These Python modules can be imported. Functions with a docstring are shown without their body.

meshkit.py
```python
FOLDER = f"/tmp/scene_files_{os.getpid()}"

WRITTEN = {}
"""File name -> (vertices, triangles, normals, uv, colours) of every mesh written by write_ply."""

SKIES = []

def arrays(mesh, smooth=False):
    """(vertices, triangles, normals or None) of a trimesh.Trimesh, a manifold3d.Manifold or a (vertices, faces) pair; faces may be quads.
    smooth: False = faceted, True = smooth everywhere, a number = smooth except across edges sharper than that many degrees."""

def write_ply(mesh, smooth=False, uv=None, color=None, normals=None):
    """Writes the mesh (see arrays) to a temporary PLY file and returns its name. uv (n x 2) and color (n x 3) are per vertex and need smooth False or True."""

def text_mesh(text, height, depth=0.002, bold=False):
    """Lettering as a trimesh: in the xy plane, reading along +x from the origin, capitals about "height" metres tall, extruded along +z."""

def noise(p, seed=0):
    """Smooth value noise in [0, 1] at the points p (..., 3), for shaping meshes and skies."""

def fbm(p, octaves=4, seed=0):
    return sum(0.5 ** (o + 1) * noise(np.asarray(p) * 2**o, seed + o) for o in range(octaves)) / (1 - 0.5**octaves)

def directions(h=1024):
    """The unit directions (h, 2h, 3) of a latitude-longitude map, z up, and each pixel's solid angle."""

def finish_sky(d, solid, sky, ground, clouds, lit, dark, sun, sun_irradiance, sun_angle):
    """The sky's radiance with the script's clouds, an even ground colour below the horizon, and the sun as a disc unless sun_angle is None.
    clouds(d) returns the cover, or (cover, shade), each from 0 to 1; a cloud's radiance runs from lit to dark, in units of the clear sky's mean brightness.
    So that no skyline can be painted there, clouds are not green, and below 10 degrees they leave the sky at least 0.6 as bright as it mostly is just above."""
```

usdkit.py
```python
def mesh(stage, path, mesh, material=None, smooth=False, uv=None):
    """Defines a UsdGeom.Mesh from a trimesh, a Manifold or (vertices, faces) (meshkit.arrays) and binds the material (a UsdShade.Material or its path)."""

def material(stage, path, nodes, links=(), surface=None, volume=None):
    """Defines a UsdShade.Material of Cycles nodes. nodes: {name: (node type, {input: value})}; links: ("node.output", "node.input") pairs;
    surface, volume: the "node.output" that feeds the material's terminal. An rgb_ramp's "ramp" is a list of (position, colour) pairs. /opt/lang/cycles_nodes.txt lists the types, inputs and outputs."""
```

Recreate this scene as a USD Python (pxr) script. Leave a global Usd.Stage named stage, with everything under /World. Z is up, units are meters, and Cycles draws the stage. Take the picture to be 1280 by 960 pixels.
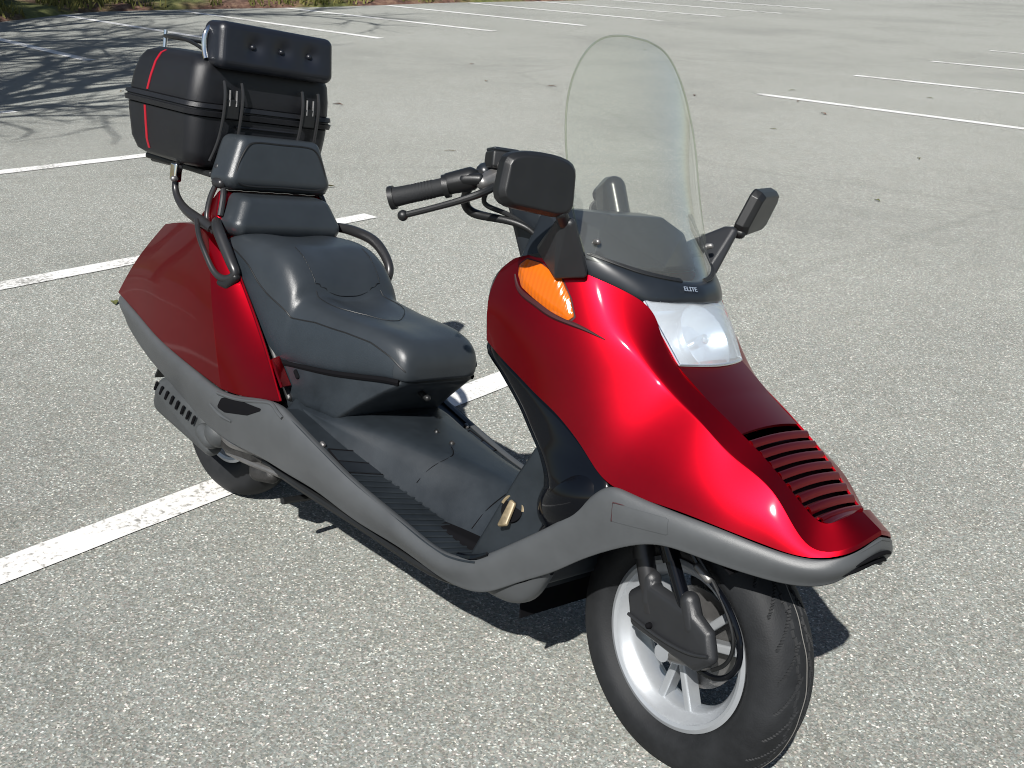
import math, random
import numpy as np, trimesh, manifold3d as mf, usdkit, meshkit
from scipy.interpolate import CubicSpline, PchipInterpolator, griddata
from shapely.geometry import Polygon, Point
from pxr import Usd, UsdGeom, UsdLux, UsdShade, Gf, Sdf
random.seed(7); rng = np.random.default_rng(7)
stage = Usd.Stage.CreateInMemory()
UsdGeom.SetStageUpAxis(stage, 'Z'); UsdGeom.SetStageMetersPerUnit(stage, 1.0)
UsdGeom.Xform.Define(stage, '/World'); UsdGeom.Scope.Define(stage, '/World/Looks')
# ------------------------------------------------------------------ camera
EXPOSURE = 0.46
O, RT, UP, FW = (1.059, -1.535, 1.512), (.7021, .7115, .0315), (-.2827, .2379, .9292), (-.6537, .6613, -.3682)
cam = UsdGeom.Camera.Define(stage, '/World/camera')
cam.AddTransformOp().Set(Gf.Matrix4d(*RT, 0, *UP, 0, *[-a for a in FW], 0, *O, 1))
cam.CreateHorizontalApertureAttr(36.0); cam.CreateVerticalApertureAttr(27.0)
cam.CreateFocalLengthAttr(1438.3 / 1280 * 36.0); cam.CreateClippingRangeAttr(Gf.Vec2f(.05, 400)); cam.CreateExposureAttr(EXPOSURE)
# ------------------------------------------------------------------ sky and sun
EL, AZX, AZY = math.radians(43.5), math.cos(math.radians(60)), -math.sin(math.radians(60))
n_ = math.hypot(AZX, AZY); S = np.array([AZX / n_ * math.cos(EL), AZY / n_ * math.cos(EL), math.sin(EL)])
dome = UsdLux.DomeLight.Define(stage, '/World/sky')
sky = usdkit.material(stage, '/World/Looks/sky', {
    's': ('sky_texture', {'sky_type': 'single_scattering', 'sun_disc': False, 'sun_elevation': EL, 'sun_rotation': math.atan2(S[0], S[1])}),
    'b': ('background_shader', {'strength': 0.055})}, [('s.color', 'b.color')], surface='b.background')
UsdShade.MaterialBindingAPI.Apply(dome.GetPrim()).Bind(sky)
dome.GetPrim().SetCustomDataByKey('kind', 'structure')
sun = UsdLux.DistantLight.Define(stage, '/World/sun')
sun.CreateIntensityAttr(1.25); sun.CreateAngleAttr(.6); sun.CreateNormalizeAttr(True); sun.CreateColorAttr(Gf.Vec3f(1, .975, .935))
zz = S; xx = np.cross([0, 0, 1], zz); xx /= np.linalg.norm(xx); yy = np.cross(zz, xx)
sun.AddTransformOp().Set(Gf.Matrix4d(*xx, 0, *yy, 0, *zz, 0, 0, 0, 12, 1))
# ------------------------------------------------------------------ materials
def mat(name, nodes, links=(), surface='p.BSDF'):
    return usdkit.material(stage, '/World/Looks/' + name, nodes, links, surface=surface)
def plain(name, col, rough=.5, metal=0., spec=.5, coat=0., bump=0., bscale=900., vary=0., coat_rough=.03, vscale=6., detail=5., **kw):
    nd = {'p': ('principled_bsdf', dict(base_color=col, roughness=rough, metallic=metal, specular_ior_level=spec, coat_weight=coat, coat_roughness=coat_rough, **kw)),
          'c': ('texture_coordinate', {})}
    ln = []
    if bump:
        nd['n'] = ('noise_texture', {'scale': bscale, 'detail': 2.0}); nd['b'] = ('bump', {'strength': bump, 'distance': .002})
        ln += [('c.object', 'n.vector'), ('n.fac', 'b.height'), ('b.normal', 'p.normal')]
    if vary:
        lo = tuple(c * (1 - vary) for c in col); hi = tuple(min(1, c * (1 + vary)) for c in col)
        nd['v'] = ('noise_texture', {'scale': vscale, 'detail': detail, 'roughness': .65}); nd['r'] = ('rgb_ramp', {'ramp': [(.3, lo), (.7, hi)]})
        nd['m'] = ('map_range', {'from_min': .3, 'from_max': .7, 'to_min': max(.02, rough * (1 - .35 * vary)), 'to_max': min(1, rough * (1 + .5 * vary))})
        ln += [('c.object', 'v.vector'), ('v.fac', 'r.fac'), ('r.color', 'p.base_color'), ('v.fac', 'm.value'), ('m.result', 'p.roughness')]
    return mat(name, nd, ln)
M = {}
M['red'] = plain('candy_red_paint', (.29, .0002, .0065), rough=.40, metal=.97, coat=.32, coat_rough=.05, vary=.06)
M['grey'] = plain('grey_plastic', (.062, .066, .069), rough=.42, bump=.15, bscale=1400, vary=.14)
M['black'] = plain('black_plastic', (.009, .0095, .01), rough=.42, bump=.12, vary=.25)
M['trim'] = plain('satin_black_trim', (.012, .015, .019), rough=.3, vary=.2)
M['mat'] = plain('floor_rubber', (.013, .017, .021), rough=.42, bump=.2, vary=.28, vscale=9)
M['gloss'] = plain('gloss_black', (.0025, .003, .0045), rough=.09, coat=.15, spec=.3, vary=.2)
M['vinyl'] = plain('seat_vinyl', (.025, .030, .035), rough=.33, bump=.22, bscale=700, vary=.14)
M['vinyl_side'] = plain('seat_vinyl_side', (.018, .024, .030), rough=.40, bump=.35, bscale=700, vary=.14)
M['pad'] = plain('pad_vinyl', (.009, .0105, .015), rough=.36, bump=.2, bscale=600, vary=.15)
M['trunk'] = plain('trunk_plastic', (.0075, .008, .010), rough=.42, bump=.3, bscale=900, vary=.25)
M['rubber'] = plain('tyre_rubber', (.014, .015, .0165), rough=.66, spec=.3, bump=.25, bscale=300, vary=.3, vscale=14)
M['chalk'] = plain('tyre_dust_line', (.14, .135, .125), rough=.9)
M['alu'] = plain('cast_aluminium', (.41, .43, .45), rough=.4, metal=.5, bump=.1, vary=.1)
M['steel'] = plain('dull_steel', (.22, .215, .21), rough=.45, metal=.8, bump=.2, vary=.3)
M['chrome'] = plain('chrome', (.85, .86, .87), rough=.09, metal=1.)
M['tube'] = plain('painted_tube', (.018,.018,.019), rough=.33, vary=.2)
M['fork'] = plain('fork_cover_plastic', (.018,.019,.021), rough=.4, bump=.2, vary=.2)
M['engine'] = plain('engine_metal', (.035, .034, .033), rough=.5, metal=.4, bump=.5, bscale=200, vary=.5, vscale=20)
M['muffler'] = plain('muffler_cover', (.05, .054, .056), rough=.5, bump=.3, vary=.25)
M['dark'] = plain('dark_recess', (.004, .004, .005), rough=.9, spec=.1)
M['stripe'] = plain('red_stripe', (.33, .006, .018), rough=.35)
M['white'] = plain('white_lettering', (.62, .66, .72), rough=.5)
M['letters'] = plain('grey_lettering', (.22, .26, .32), rough=.5)
M['brass'] = plain('brown_latch', (.19, .15, .09), rough=.45, metal=.3, vary=.4, vscale=40)
M['reflector'] = plain('lamp_reflector', (.9, .93, .96), rough=.27, metal=1., bump=.05, bscale=60)
M['taillens'] = plain('tail_lens', (.4, .01, .01), rough=.12, coat=1.)
M['mirror'] = plain('mirror_glass', (.9, .9, .9), rough=.02, metal=1.)
M['seam'] = plain('panel_gap', (.03, .001, .003), rough=.6)
M['amber_core'] = plain('amber_reflector', (.9, .36, .03), rough=.35, metal=.3)
M['amber'] = mat('amber_lens', {
    'c': ('texture_coordinate', {}), 'w': ('wave_texture', {'scale': 34.0, 'distortion': .3}), 'b': ('bump', {'strength': .3, 'distance': .002}),
    'd': ('principled_bsdf', {'base_color': (.80, .165, .0015), 'roughness': .08, 'coat_weight': 1.0, 'coat_roughness': .02}),
    't': ('translucent_bsdf', {'color': (.9, .2, .0)}), 'm': ('mix_closure', {'fac': .35})},
    [('c.object', 'w.vector'), ('w.fac', 'b.height'), ('b.normal', 'd.normal'), ('d.BSDF', 'm.closure1'), ('t.BSDF', 'm.closure2')], 'm.closure')
def pane(name, tint, film, filmcol, ior=1.45, rough=.02, bump=0., bscale=40):
    nd = {'t': ('transparent_bsdf', {'color': tint}), 'g': ('glossy_bsdf', {'color': (1, 1, 1), 'roughness': rough}), 'f': ('layer_weight', {'blend': .5}), 'pw': ('math', {'math_type': 'power', 'value2': 4.0}), 'ad': ('math', {'math_type': 'multiply_add', 'value2': .85, 'value3': .05}),
          'd': ('diffuse_bsdf', {'color': filmcol}), 'm1': ('mix_closure', {'fac': film}), 'm2': ('mix_closure', {})}
    ln = [('t.BSDF', 'm1.closure1'), ('d.BSDF', 'm1.closure2'), ('m1.closure', 'm2.closure1'), ('g.BSDF', 'm2.closure2'), ('f.facing', 'pw.value1'), ('pw.value', 'ad.value1'), ('ad.value', 'm2.fac')]
    if bump:
        nd |= {'c': ('texture_coordinate', {}), 'w': ('wave_texture', {'scale': bscale, 'distortion': .2}), 'b': ('bump', {'strength': bump, 'distance': .003})}
        ln += [('c.object', 'w.vector'), ('w.fac', 'b.height'), ('b.normal', 'g.normal')]
    return mat(name, nd, ln, 'm2.closure')
M['screen'] = pane('clear_acrylic', (.95, .96, .935), .030, (.80, .80, .73))
M['screen_edge'] = pane('acrylic_edge', (.84, .86, .80), .07, (.4, .42, .36))
M['lens'] = pane('headlamp_glass', (.95, .97, .98), .22, (.88, .94, 1.0), rough=.08, bump=.5, bscale=26)
# ------------------------------------------------------------------ scene helpers
used = {}; STEER = None
def path(name, parent):
    base = (str(parent.GetPath()) if parent else '/World') + '/' + name
    n = used.get(base, 0); used[base] = n + 1
    return base if n == 0 else f'{base}_{n:03d}'
def part(name, mesh, m, parent=None, smooth=35, label=None, cat=None, group=None, kind=None):
    if isinstance(mesh, Pair): return [part(name, q, m, parent, smooth, label, cat, group, kind) for q in mesh][0]
    if STEER is not None: v, f, _ = meshkit.arrays(mesh); mesh = trimesh.Trimesh(v @ STEER[:3, :3].T + STEER[:3, 3], f, process=False)
    p = usdkit.mesh(stage, path(name, parent), mesh, M[m] if isinstance(m, str) else m, smooth=smooth).GetPrim()
    return tag(p, label, cat, group, kind)
def tag(p, label=None, cat=None, group=None, kind=None):
    for k, v in (('label', label), ('category', cat), ('group', group), ('kind', kind)):
        if v: p.SetCustomDataByKey(k, v)
    return p
def thing(name, label, cat, loc=(0, 0, 0), group=None, rx=0, rz=0):
    x = UsdGeom.Xform.Define(stage, path(name, None)); x.AddTranslateOp().Set(Gf.Vec3d(*map(float, loc)))
    if rz: x.AddRotateZOp().Set(rz)
    if rx: x.AddRotateXOp().Set(rx)
    return tag(x.GetPrim(), label, cat, group)
# ------------------------------------------------------------------ mesh helpers
cat_ = trimesh.util.concatenate
A_ = lambda *p: np.array(p, float)
def cs(P, n, closed=False):
    P = np.asarray(P, float)
    if closed: P = np.vstack([P, P[:1]])
    d = np.r_[0, np.cumsum(np.maximum(np.linalg.norm(np.diff(P, axis=0), axis=1), 1e-6) ** .6)]
    if len(P) == 2: return np.linspace(P[0], P[1], n)
    return CubicSpline(d, P, bc_type='periodic' if closed else 'natural')(np.linspace(0, d[-1], n, endpoint=not closed))
def surf(C, nu, nv, lin_v=False):
    C = np.asarray(C, float)
    for ax, n in ((0, nu), (1, nv)):
        d = np.linalg.norm(np.diff(C, axis=ax), axis=2).mean(axis=1 - ax); t = np.r_[0, np.cumsum(np.maximum(d, 1e-5) ** .7)]
        tt = np.linspace(0, t[-1], n)
        if len(t) == 2 or (ax == 1 and lin_v):
            C = np.stack([np.stack([np.interp(tt, t, np.take(C, i, axis=1 - ax)[:, k]) for k in range(3)], -1) for i in range(C.shape[1 - ax])], axis=1 - ax)
        else:
            C = CubicSpline(t, C, axis=ax, bc_type='natural')(tt)
    return C
def quads(nu, nv, cu=False, cv=False):
    i, j = np.meshgrid(np.arange(nu - (not cu)), np.arange(nv - (not cv)), indexing='ij')
    a = (i * nv + j).ravel(); b = (((i + 1) % nu) * nv + j).ravel(); c = (((i + 1) % nu) * nv + (j + 1) % nv).ravel(); d = (i * nv + (j + 1) % nv).ravel()
    return np.vstack([np.c_[a, b, c], np.c_[a, c, d]])
def fix(m):
    m = trimesh.Trimesh(m.vertices, m.faces, process=False); a, c, d = (m.vertices[m.faces[:, k]] - m.vertices[0] for k in range(3))
    return m if np.einsum('ij,ij->i', a, np.cross(c, d)).sum() > 0 else trimesh.Trimesh(m.vertices, m.faces[:, ::-1], process=False)
def normals(G, ref):
    n = np.cross(np.gradient(G, axis=0), np.gradient(G, axis=1)); n /= np.maximum(np.linalg.norm(n, axis=2, keepdims=True), 1e-12)
    return n if (n * (G - np.asarray(ref))).sum() > 0 else -n
def shell(G, t, ref):
    """A sheet of thickness t with the grid G as its outer face; ref is a point inside."""
    N = normals(G, ref); nu, nv = G.shape[:2]; I = G - t * N
    V = np.vstack([G.reshape(-1, 3), I.reshape(-1, 3)]); q = quads(nu, nv); k = nu * nv
    rim = np.r_[np.arange(nv), np.arange(1, nu) * nv + nv - 1, (nu - 1) * nv + np.arange(nv - 2, -1, -1), np.arange(nu - 2, 0, -1) * nv]
    nx = np.roll(rim, -1)
    m = trimesh.Trimesh(V, np.vstack([q, q[:, ::-1] + k, np.c_[rim, nx, rim + k], np.c_[nx, nx + k, rim + k]]), process=False)
    return fix(m)
def flip(m):
    v = np.array(m.vertices) * [1, -1, 1]; return trimesh.Trimesh(v, np.array(m.faces)[:, ::-1], process=False)
class Pair(list): pass
def both(m): return Pair([m, flip(m)])
def loft(secs, close=True):
    """Closed sections (a, n, 3) joined along a, with flat fan caps."""
    S_ = np.asarray(secs, float); a, n = S_.shape[:2]; V = S_.reshape(-1, 3); F = [quads(a, n, False, True)]
    if close:
        V = np.vstack([V, S_[0].mean(0), S_[-1].mean(0)]); i = np.arange(n); j = (i + 1) % n
        F += [np.c_[np.full(n, a * n), i, j], np.c_[np.full(n, a * n + 1), (a - 1) * n + j, (a - 1) * n + i]]
    return fix(trimesh.Trimesh(V, np.vstack(F), process=False))
def tube(P, r, n=12, sm=40, raw=False):
    P = np.asarray(P, float); P = P if raw or len(P) < 3 else cs(P, sm)
    r = np.broadcast_to(np.interp(np.linspace(0, 1, len(P)), np.linspace(0, 1, np.size(r)), np.ravel(r)) if np.size(r) > 1 else r, len(P))
    T = np.gradient(P, axis=0); T /= np.linalg.norm(T, axis=1, keepdims=True)
    u = np.cross(T[0], [0, 0, 1.]); u = u if np.linalg.norm(u) > .1 else np.cross(T[0], [0, 1., 0]); u /= np.linalg.norm(u); secs = []
    for p, t, q in zip(P, T, r):
        u = u - t * (u @ t); u /= np.linalg.norm(u); w = np.cross(t, u); a = np.linspace(0, 2 * np.pi, n, endpoint=False)
        secs.append(p + q * (np.cos(a)[:, None] * u + np.sin(a)[:, None] * w))
    return loft(secs)
def hull(pts, r=.005, seg=12):
    pts = np.asarray(pts, float); r = np.broadcast_to(r, len(pts))
    m = mf.Manifold.batch_hull([mf.Manifold.sphere(float(q), seg).translate(tuple(map(float, p))) for p, q in zip(pts, r)]).to_mesh()
    return trimesh.Trimesh(m.vert_properties[:, :3], m.tri_verts, process=False)
def frame(mesh, c=(0, 0, 0), rx=0, ry=0, rz=0):
    T = trimesh.transformations.euler_matrix(math.radians(rx), math.radians(ry), math.radians(rz), 'sxyz'); T[:3, 3] = c
    m = mesh.copy(); m.apply_transform(T); return m
def rbox(c, s, r=.006, seg=12, **rot):
    h = np.asarray(s, float) / 2 - r
    return frame(hull([(i * h[0], j * h[1], k * h[2]) for i in (-1, 1) for j in (-1, 1) for k in (-1, 1)], r, seg), c, **rot)
def revolve(prof, n=96, closed=True):
    """Profile of (r, y) turned about the y axis."""
    p = np.asarray(prof, float); a = np.linspace(0, 2 * np.pi, n, endpoint=False)
    G = np.stack([np.cos(a)[:, None] * p[:, 0], np.broadcast_to(p[:, 1], (n, len(p))), np.sin(a)[:, None] * p[:, 0]], -1)
    return fix(trimesh.Trimesh(G.reshape(-1, 3), quads(n, len(p), True, closed), process=False))
def cyl(a, b, r, n=24): return tube(np.linspace(a, b, 2), r, n, raw=True)
def mv(m, d): m = m.copy(); m.apply_translation(d); return m
def slab(poly, thick):  # points of a planar-ish polygon, extruded both ways along its normal
    P = np.asarray(poly, float); c = P.mean(0); _, _, vt = np.linalg.svd(P - c); n = vt[2]; k = len(P)
    V = np.vstack([P + n * thick / 2, P - n * thick / 2, [c + n * thick / 2, c - n * thick / 2]]); i = np.arange(k); j = (i + 1) % k
    return fix(trimesh.Trimesh(V, np.vstack([np.c_[i, j, i * 0 + 2 * k], np.c_[j + k, i + k, i * 0 + 2 * k + 1], np.c_[i, i + k, j], np.c_[j, i + k, j + k]]), process=False))
class Side:
    """The right-hand (y < 0) skin of a grid, asked for y at (x, z)."""
    def __init__(s, G): s.G = G.reshape(-1, 3)
    def y(s, x, z):
        xz = np.c_[np.ravel(x), np.ravel(z)]; q = griddata(s.G[:, [0, 2]], s.G[:, 1], xz, 'linear'); n = griddata(s.G[:, [0, 2]], s.G[:, 1], xz, 'nearest')
        return np.where(np.isnan(q), n, q)
    def on(s, P, out=0.):
        P = np.asarray(P, float); return np.c_[P[:, 0], s.y(P[:, 0], P[:, 1]) - out, P[:, 1]]
    def patch(s, poly, out=.002, depth=.006, dome=0., step=.006, inset=.0):
        """A plate over the outline poly (x, z), standing out from the skin."""
        pg = Polygon(poly).buffer(-.003).buffer(.003); v, f = tri_grid(pg, step)
        d = np.array([pg.exterior.distance(Point(*q)) for q in v]); w = np.clip(d / .02, 0, 1)
        y = s.y(v[:, 0], v[:, 1]); top = np.c_[v[:, 0], y - out - dome * np.sin(w * np.pi / 2), v[:, 1]]; bot = np.c_[v[:, 0], y + depth, v[:, 1]]
        e = np.vstack([f[:, [0, 1]], f[:, [1, 2]], f[:, [2, 0]]]); u, ix, c = np.unique(np.sort(e, axis=1), axis=0, return_index=True, return_counts=True); b = e[ix[c == 1]][:, ::-1]; k = len(v)
        return fix(trimesh.Trimesh(np.vstack([top, bot]), np.vstack([f, f[:, ::-1] + k, np.c_[b[:, 0], b[:, 1], b[:, 0] + k], np.c_[b[:, 1], b[:, 1] + k, b[:, 0] + k]]), process=False))
def tri_grid(pg, step):
    from scipy.spatial import Delaunay
    L = pg.exterior.length; n = max(24, int(L / step)); B = np.array([pg.exterior.interpolate(i * L / n).coords[0] for i in range(n)])
    x0, z0, x1, z1 = pg.bounds; X, Z = np.meshgrid(np.arange(x0, x1, step), np.arange(z0, z1, step)); I = np.c_[X.ravel(), Z.ravel()]
    I = I[[pg.buffer(-step * .6).contains(Point(*q)) for q in I]]; v = np.vstack([B, I]) if len(I) else B
    f = Delaunay(v).simplices; c = v[f].mean(1); f = f[[pg.contains(Point(*q)) for q in c]]
    a = np.cross(v[f[:, 1]] - v[f[:, 0]], v[f[:, 2]] - v[f[:, 0]]); f[a < 0] = f[a < 0][:, ::-1]
    return v, f
# ------------------------------------------------------------------ the setting: the parking lot and its painted lines
def sheet(x0, x1, y0, y1, z): return trimesh.Trimesh([(x0, y0, z), (x1, y0, z), (x1, y1, z), (x0, y1, z)], [(0, 1, 2), (0, 2, 3)], process=False)
def asphalt():
    nd = {'g': ('geometry', {}), 'p': ('principled_bsdf', {'roughness': .85, 'specular_ior_level': .3, 'diffuse_roughness': 1.0}),
          'v1': ('voronoi_texture', {'scale': 235.0, 'randomness': 1.0}), 'v2': ('voronoi_texture', {'scale': 48.0, 'randomness': 1.0}), 'n1': ('noise_texture', {'scale': .35, 'detail': 5.0, 'roughness': .6}),
          'n2': ('noise_texture', {'scale': 70.0, 'detail': 6.0, 'roughness': .8}), 'n3': ('noise_texture', {'scale': 6.0, 'detail': 6.0, 'roughness': .7}), 'sp': ('separate_color', {}), 'sp2': ('separate_color', {}),
          'r1': ('rgb_ramp', {'ramp': [(0, (.115, .119, .112)), (.35, (.170, .174, .165)), (.7, (.216, .220, .210)), (.88, (.262, .266, .252)), (.955, (.36, .362, .345)), (1, (.58, .58, .56))]}),
          'r2': ('rgb_ramp', {'ramp': [(0, (.78, .76, .72)), (.5, (1, 1, 1)), (1, (1.12, 1.13, 1.15))]}),
          'hue': ('rgb_ramp', {'ramp': [(0, (.98, .95, .86)), (.3, (.98, 1.0, .97)), (.55, (.92, 1.0, 1.0)), (.8, (1.02, .99, .97)), (1, (1.07, .95, .92))]}),
          'r3': ('rgb_ramp', {'ramp': [(.3, (.72, .72, .72)), (.5, (.97, .97, .96)), (.7, (1.08, 1.08, 1.08))]}), 'r4': ('rgb_ramp', {'ramp': [(.30, (.55, .55, .54)), (.42, (.9, .9, .89)), (.56, (1.03, 1.03, 1.03)), (.72, (1.22, 1.21, 1.18))]}),
          'm1': ('mix', {'mix_type': 'multiply', 'fac': 1.0}), 'm2': ('mix', {'mix_type': 'multiply', 'fac': .75}), 'm3': ('mix', {'mix_type': 'multiply', 'fac': .9}), 'm4': ('mix', {'mix_type': 'multiply', 'fac': .8}),
          'vc': ('voronoi_texture', {'scale': .16, 'feature': 'distance_to_edge'}), 'nc': ('noise_texture', {'scale': 1.3, 'detail': 6.0}), 'mc': ('mix', {'mix_type': 'linear_light', 'fac': .22}),
          'rc': ('rgb_ramp', {'ramp': [(0, (.55, .54, .52)), (.0035, (.6, .6, .58)), (.007, (1, 1, 1))]}), 'm5': ('mix', {'mix_type': 'multiply', 'fac': .18}),
          'b': ('bump', {'strength': .5, 'distance': .003}), 'ma': ('math', {'math_type': 'add'})}
    ln = [('g.position', x + '.vector') for x in ('v1', 'v2', 'n1', 'n2', 'n3', 'nc')] + [
        ('v1.color', 'sp.color'), ('sp.r', 'r1.fac'), ('v1.color', 'sp2.color'), ('sp2.g', 'hue.fac'), ('r1.color', 'm1.color1'), ('hue.color', 'm1.color2'),
        ('n1.fac', 'r3.fac'), ('m1.color', 'm2.color1'), ('r3.color', 'm2.color2'), ('n2.fac', 'r4.fac'), ('m2.color', 'm3.color1'), ('r4.color', 'm3.color2'),
        ('n3.fac', 'r2.fac'), ('m3.color', 'm4.color1'), ('r2.color', 'm4.color2'),
        ('g.position', 'mc.color1'), ('nc.color', 'mc.color2'), ('mc.color', 'vc.vector'), ('vc.distance', 'rc.fac'), ('m4.color', 'm5.color1'), ('rc.color', 'm5.color2'),
        ('m5.color', 'p.base_color'), ('v1.distance', 'ma.value1'), ('n2.fac', 'ma.value2'), ('ma.value', 'b.height'), ('b.normal', 'p.normal')]
    return mat('worn_asphalt', nd, ln)
def paint():
    nd = {'g': ('geometry', {}), 'p': ('principled_bsdf', {'roughness': .7}), 'n': ('noise_texture', {'scale': 70.0, 'detail': 4.0, 'roughness': .6}), 'n2': ('noise_texture', {'scale': 2.5, 'detail': 4.0}),
          'a': ('math', {'math_type': 'add'}), 'h': ('math', {'math_type': 'multiply', 'value2': .5}), 'r': ('rgb_ramp', {'ramp': [(.38, (.22, .215, .2)), (.43, (.42, .41, .38)), (.465, (.66, .65, .62)), (.6, (.74, .735, .71))]}),
          'b': ('bump', {'strength': .4, 'distance': .004})}
    return mat('worn_white_paint', nd, [('g.position', 'n.vector'), ('g.position', 'n2.vector'), ('n.fac', 'a.value1'), ('n2.fac', 'a.value2'), ('a.value', 'h.value1'), ('h.value', 'r.fac'), ('r.color', 'p.base_color'), ('n.fac', 'b.height'), ('b.normal', 'p.normal')])
M['asphalt'], M['paint'] = asphalt(), paint()
lot = part('parking_lot', sheet(-60, 60, -60, 90, 0), 'asphalt', smooth=False, kind='structure')
def line(p, q, w=.118, label=None):
    """A painted stall line with slightly ragged long edges and worn ends."""
    p, q = np.array(p, float), np.array(q, float); d = q - p; L = np.linalg.norm(d); d /= L; n = np.array([-d[1], d[0]]); k = max(8, int(L / .03)); t = np.linspace(0, L, k)
    a = w / 2 + .007 * (meshkit.fbm(np.c_[t * 9, t * 0 + p[0], t * 0 + p[1]], 3, 1) - .5); b = w / 2 + .007 * (meshkit.fbm(np.c_[t * 9, t * 0 + p[1], t * 0 + p[0] + 5], 3, 2) - .5)
    V = np.vstack([np.c_[p + np.outer(t, d) + np.outer(a, n), t * 0 + .004], np.c_[p + np.outer(t, d) - np.outer(b, n), t * 0 + .004]]); i = np.arange(k - 1)
    part('parking_line', trimesh.Trimesh(V, np.vstack([np.c_[i + k, i + k + 1, i + 1], np.c_[i + k, i + 1, i]]), process=False), 'paint', lot, smooth=False, label=label)
line((-1.36, -3.2), (-1.765, 2.42)); line((-3.79, -2.4), (-3.937, 2.36)); line((-6.2, -2.6), (-6.223, 2.33)); line((-8.53, -2.6), (-8.51, 2.30))
for a, b in (((-17.2, 4.6), (-11.57, 4.42)), ((-17.6, 6.86), (-12.1, 6.93)), ((-17.75, 9.09), (-12.28, 9.08)), ((-17.8, 11.25), (-12.48, 11.5)), ((-17.8, 13.65), (-12.66, 13.81)), ((-17.9, 15.97), (-12.85, 16.15)),
             ((-17.9, 17.98), (-13.03, 18.41)), ((-17.9, 20.35), (-13.2, 20.67)), ((-17.9, 22.75), (-13.5, 23.17)),
             ((-5.77, 8.83), (-.4, 9.13)), ((-6.11, 11.37), (-1., 11.92)), ((-6.44, 13.98), (-1.2, 14.6)), ((-6.75, 16.5), (-1.5, 16.9))):
    line(a, b, .145 if a[0] < -10 else .12)
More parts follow.
